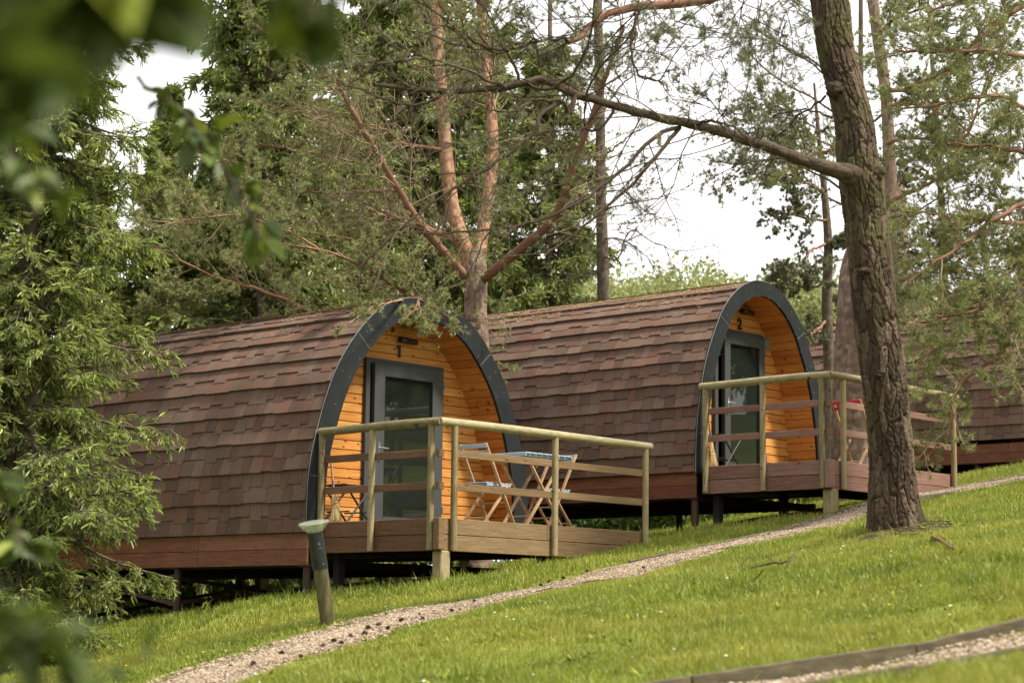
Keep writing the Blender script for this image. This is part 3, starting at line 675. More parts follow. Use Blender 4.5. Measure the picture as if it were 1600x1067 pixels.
    while zz < z.max() - .01:
        zt = min(zz + bh, z.max() - .004)
        if zz < dt - .03 < zt: zt = dt - .028
        segs = [(cx - 1, dl), (dr, cx + 1)] if zz < dt - .031 else [(cx - 1, cx + 1)]
        for k, (u, v) in enumerate(segs):
            hb, ht = half(zz), half(zt)
            lo = [max(cx - hb, -9) if u == cx - 1 else u, cx - ht if u == cx - 1 else u]; hi = [cx + hb if v == cx + 1 else v, cx + ht if v == cx + 1 else v]
            kk = rg.random(3); y0 = RC; e = .010
            rows = [(zz, y0 + .02, 0), (zz + e, y0, 0.1), (zt - e, y0, .9), (zt, y0 + .02, 1)]
            V = []
            for (zr, yr, f) in rows: V += [(lo[0] * (1 - f) + lo[1] * f, yr, zr), (hi[0] * (1 - f) + hi[1] * f, yr, zr)]
            mb.add(V, [[0, 1, 3, 2], [2, 3, 5, 4], [4, 5, 7, 6]], 0, kk)
        zz = zt
    wl = mb.build('front_wall', M['pine boards along front'], P)
    # door
    mb = MB(); fw = .075; dB = zf + .01; yf = RC - .055
    mb.box((dl + fw / 2, RC - .01, (dB + dt) / 2), (fw, .10, dt - dB), bev=.004); mb.box((dr - fw / 2, RC - .01, (dB + dt) / 2), (fw, .10, dt - dB), bev=.004)
    mb.box(((dl + dr) / 2, RC - .01, dt - fw / 2), (dr - dl - 2 * fw - .001, .098, fw), bev=.004); mb.box(((dl + dr) / 2, RC - .02, dB + .018), (dr - dl - 2 * fw - .001, .11, .036), bev=.003, mat=1)
    dr_o = mb.build('door', [M['door frame grey'], M['brushed steel']], P)
    mb = MB(); s0 = sl; s1 = dr - fw * .75; sT = dt - fw * .85; ys = RC - .075; sb = dB + .05
    mb.box(((s0 + gl) / 2, ys, (sb + sT) / 2), (gl - s0, .07, sT - sb), bev=.006); mb.box(((s1 + gr) / 2, ys, (sb + sT) / 2), (s1 - gr, .07, sT - sb), bev=.006)
    mb.box(((gl + gr) / 2, ys, (gt + sT) / 2), (gr - gl, .068, sT - gt), bev=.006); mb.box(((gl + gr) / 2, ys, (gb + sb) / 2), (gr - gl, .068, gb - sb), bev=.006)
    for (xa, za, xb, zb) in ((gl, gb, gl, gt), (gr, gb, gr, gt), (gl, gt, gr, gt), (gl, gb, gr, gb)):
        mb.beam((xa, ys - .026, za), (xb, ys - .026, zb), .014, .012, mat=1, bev=0, up=(0, 1, 0))
    for hz in (sb + .22, sT - .2): mb.box((s1 + .012, ys - .038, hz), (.018, .02, .1), mat=2, bev=.004)
    mb.build('door_sash', [M['door frame grey'], M['door gasket'], M['anthracite seam']], P)
    mb = MB(); mb.box(((gl + gr) / 2, ys + .012, (gb + gt) / 2), (gr - gl + .01, .02, gt - gb + .01)); mb.build('glass_pane', M['door glass'], P)
    mb = MB(); hx = s0 + (gl - s0) * .5; hz = zf + .98
    mb.box((hx, ys - .042, hz), (.032, .012, .24), bev=.004); mb.rod((hx, ys - .04, hz + .05), (hx, ys - .085, hz + .05), .010, 10); mb.rod((hx - .004, ys - .082, hz + .05), (hx + .125, ys - .082, hz + .047), .0095, 10); mb.rod((hx, ys - .046, hz - .06), (hx, ys - .058, hz - .06), .012, 10)
    mb.build('door_handle', M['brushed steel'], P)
    # lamp, digit, vent
    (lx0, lx1, lz), (nx, nz, nsz) = digit[1], digit[2]
    mb = MB(); yl = RC - .075; mb.rod((lx0, yl, lz), (lx1, yl, lz - .008), .038, 16); mb.box(((lx0 + lx1) / 2, RC - .03, lz), (.07, .07, .06), bev=.006)
    mb.tubes(np.array([[lx0 - .002, yl, lz], [lx0 + .014, yl, lz]]), np.array([.042, .042]), 16); mb.rod((lx0 + .04, yl - .04, lz - .01), (lx0 + .04, yl - .048, lz - .01), .012, 8, mat=1)
    mb.build('wall_lamp', [M['black metal'], M['brushed steel']], P)
    if digit[0] == '1':                                   # upright stroke with a slanting flag at its top
        mb = MB(); hh = nsz * .70; mb.box((nsz * .04, hh / 2, .006), (nsz * .155, hh, .014), bev=.002); mb.beam((nsz * -.035, hh * .93, .006), (nsz * -.19, hh * .76, .006), .0138, nsz * .12, bev=.001)
        tmp = mb.build('digit', M['black metal']); me = tmp.data; bpy.data.objects.remove(tmp)
    else: me = text_mesh(digit[0], nsz, .006)
    me.materials.clear(); me.materials.append(M['black metal']); o = bpy.data.objects.new('door_number', me); COL.objects.link(o); o.parent = P; o.location = (nx, RC - .008, nz); o.rotation_euler = (math.pi / 2, 0, 0)
    if vent:
        mb = MB(); vx, vz = vent; mb.rod((vx, RC + .002, vz), (vx, RC - .022, vz), .085, 24); mb.tubes(np.array([[vx, RC - .02, vz], [vx, RC - .028, vz]]), np.array([.06, .055]), 24); mb.rod((vx, RC - .021, vz), (vx, RC - .026, vz), .056, 24); mb.build('vent', M['vent grey'], P)
    return P
POD1 = pod('glamping_pod', 'nearest and widest arched pod with brown shingles and the black number 1 over its door', O1, PR1, 1.985, 2.95, 6.5, 0.0,
    (1.36, 2.80, 2.2, 1.655, 2.545, .15, 1.975, 1.47), ('1', (1.94, 2.25, 2.49), (1.99, 2.26, .23)), [(.12, .12), (3.7, .12), (.12, 2.6), (3.75, 2.6), (.12, 5.2), (3.75, 5.2)])
POD2 = pod('glamping_pod', 'narrower arched pod with the black number 2 and a round vent beside its door', O2, PR2, 1.57, 2.86, 6.4, .10,
    (1.03, 2.25, 2.22, 1.335, 2.055, .27, 2.0, 1.20), ('2', (1.66, 1.94, 2.52), (1.70, 2.26, .22)), [(.12, .12), (2.9, .12), (.12, 2.6), (3.0, 2.6), (.12, 5.0), (3.0, 5.0)], vent=(2.40, 2.11), skirt=(.04, -.32), course=.335, D=.185)
POD3 = pod('glamping_pod', 'farthest arched pod at the right edge, its shingle side seen behind the big pine trunk', O3, PR2, 1.57, 2.70, 8.2, 0,
    None, None, [(.12, .3), (.12, 4.0), (3.0, 4.0)], front=False, skirt=(0.0, -.34), course=.335)
# diagonal braces, drain pipe under the first pod
def pod_part(P, name, mats, fn): mb = MB(); fn(mb); return mb.build(name, mats, P)
def _br(mb):
    for (y0, z0, y1, z1, s) in ((2.6, -.62, 5.2, -1.15, .12), (2.6, -1.0, 5.2, -.62, .12)): mb.beam((s, y0, z0), (s, y1, z1), .05, .05)
    for (s0, z0, s1, z1, y) in ((.12, -.98, 3.75, -.62, 2.6), (.12, -.66, 3.75, -1.0, 2.63), (.12, -.66, 3.75, -1.3, 5.2), (.12, -1.25, 3.75, -.66, 5.23)): mb.beam((s0, y, z0), (s1, y, z1), .05, .05)
pod_part(POD1, 'leg_brace', M['rust brown steel'], _br)
pod_part(POD1, 'drain_pipe', M['rust brown steel'], lambda mb: mb.tubes(np.array([[2.6, 4.3, -.5], [2.6, 4.3, -.62], [2.75, 4.3, -.85], [2.5, 4.4, -1.25]]), np.full(4, .05), 10))
# ------------------------------------------------------------------ decks
def deck(name, label, O, s0, s1, tf, zf, lposts, fposts, group='timber decks in front of the pods', fas='weathered brown board', rails_s='weathered brown board'):
    D = thing(name, label, 'timber deck', LP(O, s0, -tf, zf), AL, group); o = np.array([s0, -tf, zf])
    def bl(nm, mats, fn): mb = MB(); fn(mb); return mb.build(nm, mats, D)
    w = s1 - s0; d = tf - .045
    def boards(mb):
        y = 0.04
        while y < d: mb.box((w / 2, y + .068, -.016), (w - .06, .134, .028), bev=.003); y += .14
    bl('deck_boards', M['grey deck boards'], boards)
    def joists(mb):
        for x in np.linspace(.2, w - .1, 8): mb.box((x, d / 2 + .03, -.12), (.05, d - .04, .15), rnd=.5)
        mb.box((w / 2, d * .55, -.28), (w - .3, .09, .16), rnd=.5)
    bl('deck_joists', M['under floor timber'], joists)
    zc = (-.10, -.292)
    def fl(mb):
        for z in zc:
            for y0, y1 in ((.0, d * .5), (d * .5, d + .01)): mb.box((0, (y0 + y1) / 2, z), (.034, y1 - y0 - .004, .185), bev=.004)
    bl('side_fascia', M['%s lengthwise' % fas], fl)
    def ff(mb):
        for z in zc:
            c = [.018, w * .5, w + .01] if z == zc[0] else [.018, w * .55, w + .01]
            for x0, x1 in zip(c[:-1], c[1:]): mb.box(((x0 + x1) / 2, 0, z), (x1 - x0 - .004, .034, .185), bev=.004)
    bl('front_fascia', M[fas], ff)
    zr = 1.075
    def post(x, y, top=zr, bot=-.375): bl('post', M['treated round timber'], lambda mb: mb.rod((x, y, bot), (x, y, top), .041, 14, r2=.041))
    for y in lposts: post(-.055, y)
    for x in fposts: post(x, -.055)
    def corner(mb):
        mb.box((-.02, -.02, -.19), (.10, .10, .37), bev=.006)
    bl('corner_block', M[fas], corner)
    p = LP(O, s0 + .10, -tf + .08, 0); zg = float(terr(p[0], p[1])) - O[2] - zf - .25
    bl('support_post', M['treated round timber'], lambda mb: mb.box((.09, .04, (zg - .385) / 2), (.16, .15, -.385 - zg), bev=.012))
    p = LP(O, s1 - .3, -tf + .3, 0); zg2 = float(terr(p[0], p[1])) - O[2] - zf - .25
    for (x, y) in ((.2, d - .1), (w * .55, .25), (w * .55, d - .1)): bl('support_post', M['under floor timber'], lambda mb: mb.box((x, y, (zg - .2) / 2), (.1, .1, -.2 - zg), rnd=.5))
    def hand(mb, a, b): 
        K = 14; u = np.linspace(0, 1, K); pts = np.outer(1 - u, a) + np.outer(u, b); pts[:, 2] += .006 * np.sin(u * 5) ; R = np.full(K, .052); mb.tubes(pts, R, 14, 0, None, True)
        mb.tubes(np.array([b, np.array(b) + nrm(np.array(b) - np.array(a)) * .012]), np.array([.052, .038]), 14)
    yl = max(lposts) + .085
    bl('handrail', M['treated rail timber'], lambda mb: hand(mb, np.array([-.055, -.075, zr + .035]), np.array([-.055, yl, zr + .028])))
    bl('handrail', M['treated rail timber'], lambda mb: hand(mb, np.array([-.075, -.055, zr + .035]), np.array([max(fposts) + .1, -.055, zr + .03])))
    for z in (.745, .365):
        L = sorted(lposts)
        bl('mid_rail', M['%s lengthwise' % rails_s], lambda mb: [mb.box((-.03, (a + b) / 2, z + .012 * random.random()), (.026, b - a - .07, .088), bev=.004) for a, b in zip(L[:-1], L[1:])])
        Fp = sorted(fposts)
        bl('mid_rail', M[rails_s], lambda mb: [mb.box(((a + b) / 2, -.03, z + .012 * random.random()), (b - a - .07, .026, .088), bev=.004) for a, b in zip(Fp[:-1], Fp[1:])])
        bl('corner_tape', M['brown tape'], lambda mb: mb.box((.045, -.045, z), (.20, .03, .088), rot=[[math.cos(-.78), -math.sin(-.78), 0], [math.sin(-.78), math.cos(-.78), 0], [0, 0, 1]], bev=.004) if False else mb.rod((-.015, -.015, z - .042), (-.015, -.015, z + .042), .05, 12))
    return D
deck('timber_deck', 'nearest timber deck with mossy round rails holding the blue grey table and chairs', O1, .20, 4.0, 2.03, 0.0, [1.97, 1.08, .09], [.19, 1.99, 3.78])
deck('timber_deck', 'farther timber deck in front of pod number 2, partly hidden by the big trunk', O2, .10, 3.32, 2.10, .115, [1.98, 1.02, .07], [.26, 1.75, 3.10], fas='faded red wood', rails_s='faded red wood')
# ------------------------------------------------------------------ furniture
def chair(label, O, s, t, zf, face, paint, tone, hgt=1.0):
    C = thing('folding_chair', label, 'folding chair', LP(O, s, -t, zf), AL + (0 if face > 0 else math.pi), 'folding chairs on the pod decks')
    wd = M['pale slatted wood']; pm = M[paint]; w = .43; k = hgt
    # local: +x is the way the chair faces, y the width
    for sg in (-1, 1):
        mb = MB(); mb.beam((-.25 * k, sg * w / 2, .90 * k), (.25 * k, sg * w / 2, 0), .022, .042, up=(0, 1, 0)); mb.build('long_leg', wd, C)
        mb = MB(); mb.beam((.16 * k, sg * (w / 2 - .032), .455 * k), (-.24 * k, sg * (w / 2 - .032), 0), .022, .040, up=(0, 1, 0)); mb.build('short_leg', wd, C)
    for x, z in ((.105 * k, .26 * k), ): 
        mb = MB(); mb.beam((x, -w / 2 + .012, z), (x, w / 2 - .012, z), .03, .018); mb.build('stretcher', wd, C)
    mb = MB(); mb.beam((-.17 * k, -w / 2 + .045, .08 * k), (-.17 * k, w / 2 - .045, .08 * k), .03, .018); mb.build('stretcher', wd, C)
    mb = MB()
    for i, x in enumerate(np.linspace(-.17, .21, 7)): mb.box((x * k, 0, .470 * k), (.045 * k, w - .075, .016), bev=.003)
    for sg in (-1, 1): mb.box((.02 * k, sg * (w / 2 - .05), .449 * k), (.40 * k, .022, .026), bev=.003)
    mb.build('seat', pm, C)
    mb = MB()
    for z in (.875, .80):
        x = (-.25 + (.90 - z) * .5 / .9) * k - .016; mb.box((x, 0, z * k), (.014, w + .025, .052), bev=.003)
    mb.build('backrest', pm, C); return C
chair('blue grey slatted folding chair left of the deck table, its back to the corner post', O1, 1.90, 1.22, 0.0, 1, 'blue grey paint', 0, 1.11)
chair('blue grey slatted folding chair right of the deck table, facing pod number 1', O1, 3.10, 1.20, 0.0, -1, 'blue grey paint', 0, 1.09)
chair('red slatted folding chair on the farther deck, half hidden by the big trunk', O2, 1.62, 1.55, .115, 1, 'red paint', 0, 1.03)
T = thing('folding_table', 'blue grey slatted folding table with crossed wooden legs between two chairs on the deck', 'folding table', LP(O1, 2.75, -1.2, 0), AL)
mb = MB()
for i in range(8): mb.box((-.45 + .056 + i * .1126, 0, .932), (.102, .60, .018), bev=.003)
for sg in (-1, 1): mb.box((0, sg * .262, .906), (.86, .03, .034), bev=.003)
for sg in (-1, 1): mb.box((sg * .443, 0, .910), (.016, .60, .046), bev=.003)
mb.build('table_top', M['blue grey paint'], T)
for sg in (-1, 1):
    for fl in (-1, 1):
        mb = MB(); y = sg * (.235 if fl > 0 else .205); mb.beam((-fl * .36, y, .893), (fl * .34, y, 0), .022, .045, up=(0, 1, 0)); mb.build('leg', M['pale slatted wood'], T)
for fl in (-1, 1):
    mb = MB(); yy = .235 if fl > 0 else .205; mb.beam((fl * .22, -yy + .012, .145), (fl * .22, yy - .012, .145), .035, .018); mb.build('stretcher', M['pale slatted wood'], T)
mb = MB(); mb.tubes(np.array([[0, 0, 0], [0, 0, .012], [0, 0, .03], [0, 0, .034], [0, 0, .03]]), np.array([.055, .075, .085, .08, .072]), 20); mb.rod((0, 0, .002), (0, 0, .010), .06, 20)
o = mb.build('ashtray', M['white plastic']); o.location = LP(O1, 2.56, -1.33, .943); tag(o, 'small white round ashtray standing on the blue grey deck table', 'ashtray')
def broom(label, O, base, top):
    B = thing('broom', label, 'broom', LP(O, *base), AL, 'straw brooms leaning at the pod doors'); v = np.array(top) - np.array(base)
    d = nrm(v); L = np.linalg.norm(v); mb = MB(); mb.rod(d * .40, v, .0135, 10); mb.build('handle', M['pale slatted wood'], B)
    n = 320; a = RNG.random(n) * 6.28; r = np.sqrt(RNG.random(n)); e1 = nrm(np.cross(d, [0, 1, 0.0])); e2 = np.cross(d, e1)
    off = (e1[None] * np.cos(a)[:, None] + e2[None] * np.sin(a)[:, None] * .45) * r[:, None]
    P0 = d * .40 + off * .022; P1 = d * .30 + off * .045; P2 = d * .20 + off * .058; P3 = d * .012 * (1 + 2 * RNG.random((n, 1))) + off * .098
    mb = MB(); mb.tubes(np.stack([P0, P1, P2, P3], 1), np.tile([.0035, .0045, .0045, .0022], (n, 1)), 4); mb.build('bristles', M['broom straw'], B)
    mb = MB()
    for q in (.20, .25): 
        mb = MB()
        t = np.linspace(0, 2 * np.pi, 19); rr = .062 if q < .3 else .03; ring = d * q + (e1[None] * np.cos(t)[:, None] * rr + e2[None] * np.sin(t)[:, None] * rr * .5); mb.tubes(ring, np.full(19, .003), 5); mb.build('stitching', M['broom straw'], B)
    mb = MB()
    mb.tubes(np.array([d * .39, d * .43]), np.array([.024, .016]), 10); mb.build('binding', M['broom straw'], B)
    mb = MB(); mb.rod(d * .47, d * .53, .0145, 10); mb.build('handle_label', M['petrol blue label'], B)
broom('straw broom leaning on the left arch foot of pod number 1', O1, (.60, .13, .01), (.36, .13, 1.57))
broom('straw broom leaning on the left arch foot of pod number 2', O2, (.56, .12, .12), (.31, .12, 1.62))
def rack(label, O, s, t, zf):
    S = thing('luggage_stand', label, 'folding stand', LP(O, s, -t, zf), AL, 'black folding luggage stands'); m = M['black metal']
    for sg in (-1, 1):
        for fl in (-1, 1):
            mb = MB(); mb.rod((-.22 * fl, sg * (.21 - .012 * fl), .48), (.22 * fl, sg * (.21 - .012 * fl), 0), .014, 10); mb.build('leg', m, S)
    for sg in (-1, 1):
        mb = MB(); mb.rod((sg * .22, -.22, .48), (sg * .22, .22, .48), .014, 10); mb.build('top_bar', M['pale slatted wood'] if False else m, S)
        mb = MB(); mb.rod((sg * .15, -.2, .153), (sg * .15, .2, .153), .010, 10); mb.build('cross_bar', m, S)
    for y in (-.16, -.055, .055, .16):
        mb = MB(); mb.tubes(np.array([[-.235, y, .487], [-.1, y, .482], [0, y, .480], [.1, y, .482], [.235, y, .487]]), np.full(5, .010), 6); mb.box((0, y, .484), (.45, .05, .006)); mb.build('strap', m, S)
rack('black folding luggage stand beside the grey door frame of pod number 1', O1, .80, -.16, 0.0)
rack('black folding luggage stand beside the broom at pod number 2', O2, .80, -.18, .115)
# bollard light, leaning a little
bp = ground_hit(513, 977); B = thing('bollard_light', 'leaning timber bollard light with a black collar and clear flared top by the gravel path', 'bollard light', bp)
dv = W(490, 815, 17.45) - bp; d = nrm(dv); L = np.linalg.norm(dv)
mb = MB(); mb.rod(-d * .15, d * L * .62, .062, 18); mb.build('timber_post', M['mossy bollard timber'], B)
mb = MB(); mb.rod(d * L * .555, d * L * .905, .067, 24)
e1 = nrm(np.cross(d, [0, 1, 0.0])); e2 = np.cross(d, e1)
for f, a in ((.60, .55), (.60, -1.0)): mb.rod(d * L * f + (e1 * math.sin(a) - e2 * math.cos(a)) * -.066, d * L * f + (e1 * math.sin(a) - e2 * math.cos(a)) * -.072, .007, 8, mat=1)
col_ = mb.build('collar', [M['bollard black'], M['screw head']], B)
# maker's mark as it shows: a light dot with a short line under it
mb = MB(); fr = -e2 if (-e2)[1] < 0 else e2
side = nrm(np.cross(fr, d)); pc = nrm(fr + side * -.42)
mb.rod(d * L * .795 + pc * .066, d * L * .795 + pc * .069, .010, 12); mb.box(d * L * .755 + nrm(fr + side * -.45) * .067, (.03, .004, .008)); mb.build('collar_mark', M['anthracite seam'], B)
mb = MB(); K = 6; fs = np.linspace(.90, .985, K); rr = np.linspace(.062, .130, K); mb.tubes(np.array([d * L * f for f in fs]), rr, 28); mb.tubes(np.array([d * L * .987, d * L * .993, d * L * .996]), np.array([.130, .132, .124]), 28); mb.rod(d * L * .993, d * L * .997, .124, 28)
for i in range(5): t_ = np.linspace(0, 2 * np.pi, 25); f = .905 + i * .013; r_ = .054 + .008 * i; mb.tubes(np.array([d * L * f + (e1 * np.cos(q) + e2 * np.sin(q)) * r_ for q in t_]), np.full(25, .0035), 5)
mb.build('lens', M['lens plastic'], B)
# ------------------------------------------------------------------ growth helpers (all batched)
def perp(D, rg):
    r = rg.normal(size=D.shape); r -= (r * D).sum(-1, keepdims=True) * D; return nrm(r)
def grow(P, D, L, n, wob, trop, rg):
    """grow B curved branches of n points; trop is a (3,) or (B,3) pull added per step"""
    B = len(P); pts = np.empty((B, n, 3)); dirs = np.empty((B, n, 3)); p = P.copy(); d = nrm(D.copy()); st = (L / (n - 1))[:, None]
    for k in range(n):
        pts[:, k] = p; dirs[:, k] = d; d = nrm(d + rg.normal(size=d.shape) * wob + trop); p = p + d * st
    return pts, dirs
def spawn(pts, dirs, L, cnt, t0, t1, ang, sd, rg, lf=(.5, .8), flat=0.0, taper=.6):
    """cnt children per parent; flat squeezes their direction towards the horizontal plane"""
    B, n, _ = pts.shape; t = t0 + (t1 - t0) * ((np.arange(cnt)[None] + rg.random((B, cnt))) / cnt); k = t * (n - 1); i = np.clip(k.astype(int), 0, n - 2); f = (k - i)[..., None]
    b = np.arange(B)[:, None]; P = pts[b, i] * (1 - f) + pts[b, i + 1] * f; D = nrm(dirs[b, i]); q = rg.normal(size=D.shape)
    if flat: q[..., 2] *= (1 - flat)
    q -= (q * D).sum(-1, keepdims=True) * D; q = nrm(q); a = ang + sd * rg.normal(size=t.shape); d = D * np.cos(a)[..., None] + q * np.sin(a)[..., None]
    l = L[:, None] * (lf[0] + (lf[1] - lf[0]) * rg.random(t.shape)) * (1 - taper * t)
    return P.reshape(-1, 3), d.reshape(-1, 3), l.ravel(), t.ravel(), np.repeat(np.arange(B), cnt)
def taper_r(B, n, r0, r1): return np.linspace(1, 0, n)[None] * (np.broadcast_to(r0, (B,)) - r1)[:, None] + r1
def needles(mb, P, D, m, ln, wd, fwd, along, mat, rg, fresh=0.0, cs=None):
    """m thin needles round each shoot P -> P + D"""
    B = len(P)
    if B == 0: return
    u = rg.random((B, m, 1)) * along; N = nrm(D)[:, None]; q = rg.normal(size=(B, m, 3)); q -= (q * N).sum(-1, keepdims=True) * N; q = nrm(q)
    base = P[:, None] + D[:, None] * u; d = nrm(N * fwd + q) ; l = ln * (.65 + .6 * rg.random((B, m, 1))); s = nrm(np.cross(d, rg.normal(size=d.shape))) * (wd / 2)
    V = np.stack([base - s, base + s, base + d * l], 2).reshape(-1, 3); F = np.arange(B * m * 3).reshape(-1, 3)
    r0 = np.clip((rg.random(B)[:, None] if cs is None else cs[:, None]) * .6 + .4 * rg.random((B, m)), 0, 1); fr = np.broadcast_to(np.asarray(fresh, float).reshape(-1, 1) if np.ndim(fresh) else fresh, (B, m)) * (.75 + .25 * rg.random((B, m)))
    c = np.stack([r0, fr, rg.random((B, m))], -1).reshape(-1, 3); mb.add(V, F, mat, np.repeat(c, 3, 0))
def fingers(mb, P, D, wd, mat, rg, fresh, cs=None):
    """needle-covered shoots as two crossed tapering blades"""
    B = len(P); N = nrm(D); q = perp(N, rg); r = np.cross(N, q); c = np.stack([np.clip(rg.random(B) if cs is None else cs, 0, 1), fresh * (.7 + .3 * rg.random(B)), rg.random(B)], 1)
    bend = rg.normal(size=(B, 3)) * np.linalg.norm(D, axis=1, keepdims=True) * .07
    for s in (q, r):
        s = s * wd * (.7 + .6 * rg.random((B, 1))); V = np.stack([P - s * .22, P + s * .22, P + D * .35 + s * .5 + bend, P + D * .35 - s * .5 + bend, P + D * .86 + s * .42 + bend, P + D * .86 - s * .42 + bend, P + D + s * .12, P + D - s * .12], 1).reshape(-1, 3)
        o = (np.arange(B) * 8)[:, None]; mb.add(V, np.concatenate([o + np.array([[0, 1, 2, 3]]), o + np.array([[3, 2, 4, 5]]), o + np.array([[5, 4, 6, 7]])]), mat, np.repeat(c, 8, 0))
def leaf_cards(mb, P, D, ln, wd, mat, rg, fold=.25):
    B = len(P); N = nrm(D); s = nrm(np.cross(N, rg.normal(size=N.shape) * .6 + np.array([0, 0, 1.0]))); u = np.cross(s, N); l = (ln * (.6 + .7 * rg.random((B, 1)))); w = l * wd
    V = np.stack([P, P + N * l * .28 + s * w * .42 + u * w * fold, P + N * l * .62 + s * w * .40 + u * w * fold, P + N * l, P + N * l * .62 - s * w * .40 + u * w * fold, P + N * l * .28 - s * w * .42 + u * w * fold], 1).reshape(-1, 3)
    o = (np.arange(B) * 6)[:, None]; F = np.concatenate([o + np.array([[0, 1, 2, 3]]), o + np.array([[0, 3, 4, 5]])]); mb.add(V, F, mat, np.repeat(np.stack([rg.random(B), rg.random(B) ** 2, rg.random(B)], 1), 6, 0))
def bark_trunk(mb, pts, rad, sides, rows, cw, ch, depth, seed, mat=0, flare=0.0):
    """trunk whose bark plates are modelled: cells from a jittered grid, cracks between them"""
    pts = np.asarray(pts, float); rad = np.asarray(rad, float); s = np.r_[0, np.cumsum(np.linalg.norm(np.diff(pts, axis=0), axis=1))]; t = np.linspace(0, s[-1], rows)
    def sm(v):
        m = np.gradient(v, s, axis=0); i = np.clip(np.searchsorted(s, t, side='right') - 1, 0, len(s) - 2); dt = s[i + 1] - s[i]; u = (t - s[i]) / dt
        if v.ndim > 1: u = u[:, None]; dt = dt[:, None]
        return (2 * u**3 - 3 * u**2 + 1) * v[i] + (u**3 - 2 * u**2 + u) * dt * m[i] + (-2 * u**3 + 3 * u**2) * v[i + 1] + (u**3 - u**2) * dt * m[i + 1]
    C = sm(pts); R = np.interp(t, s, rad); T = nrm(np.gradient(C, axis=0)); n1 = nrm(np.cross(T, [0.3, 1.0, 0])); n2 = np.cross(T, n1); a = np.arange(sides) / sides * 2 * np.pi
    nu = max(4, int(round(2 * np.pi * R.mean() / cw))); U = a[None] / (2 * np.pi) * nu; Vv = t[:, None] / ch
    U = U + .22 * (vnoise(Vv * 1.3 + seed, 0 * Vv, seed) - .5) * 2; Vv = Vv + .5 * (vnoise(np.broadcast_to(U * 1.0, (rows, sides)), np.broadcast_to(Vv, (rows, sides)) * .7, seed + 1) - .5)
    U = np.broadcast_to(U, (rows, sides)); iu = np.floor(U); iv = np.floor(Vv); f1 = np.full(U.shape, 9.0); f2 = f1.copy(); cid = np.zeros(U.shape)
    for du in (-1, 0, 1):
        for dv in (-1, 0, 1):
            cu = iu + du; cv = iv + dv; wu = np.mod(cu, nu); px = cu + .5 + .8 * (hash2(wu, cv, seed + 3) - .5); py = cv + .5 + .9 * (hash2(wu, cv, seed + 4) - .5)
            d = np.hypot(px - U, py - Vv); h = hash2(wu, cv, seed + 5); c = d < f1; f2 = np.where(c, f1, np.minimum(f2, d)); cid = np.where(c, h, cid); f1 = np.minimum(f1, d)
    crack = np.clip((f2 - f1 + .22 * (vnoise(U * 3, Vv * 7, seed + 11) - .5)) / .17, 0, 1); nz = vnoise(U * 5, Vv * 6, seed + 7); nz2 = vnoise(U * 13, Vv * 11, seed + 8)
    disp = depth * (crack - .7 + .32 * (cid - .5) + .30 * (nz - .5) + .25 * (nz2 - .5) + .35 * (vnoise(U * 2.2, Vv * 15, seed + 12) - .5)); lump = (vnoise(np.broadcast_to(np.sin(a)[None] * 1.2 + 5, U.shape), np.broadcast_to(t[:, None] * 1.4, U.shape), seed + 9) - .5) * .10
    fl = flare * np.exp(-t / .22)[:, None] * (1 + .8 * np.sin(a * 5 + seed)[None] * .5)
    Rr = R[:, None] * (1 + lump + fl) + disp; V = C[:, None] + Rr[..., None] * (np.cos(a)[None, :, None] * n1[:, None] + np.sin(a)[None, :, None] * n2[:, None])
    i = np.arange(rows - 1)[:, None]; j = np.arange(sides)[None]; q = np.stack([i * sides + j, i * sides + (j + 1) % sides, (i + 1) * sides + (j + 1) % sides, (i + 1) * sides + j], -1).reshape(-1, 4)
    mb.add(V.reshape(-1, 3), q, mat, np.stack([cid.ravel(), crack.ravel(), nz.ravel()], 1), True)
    return C, R
def curve(pts, n=40, wob=0.0, rg=None):
    pts = np.asarray(pts, float); s = np.r_[0, np.cumsum(np.linalg.norm(np.diff(pts, axis=0), axis=1))]; t = np.linspace(0, s[-1], n); m = np.gradient(pts, s, axis=0); i = np.clip(np.searchsorted(s, t, side='right') - 1, 0, len(s) - 2)
    dt = (s[i + 1] - s[i])[:, None]; u = ((t - s[i])[:, None]) / dt
    P = (2 * u**3 - 3 * u**2 + 1) * pts[i] + (u**3 - 2 * u**2 + u) * dt * m[i] + (-2 * u**3 + 3 * u**2) * pts[i + 1] + (u**3 - u**2) * dt * m[i + 1]
    if wob: P[1:-1] += rg.normal(size=(n - 2, 3)) * wob
    return P
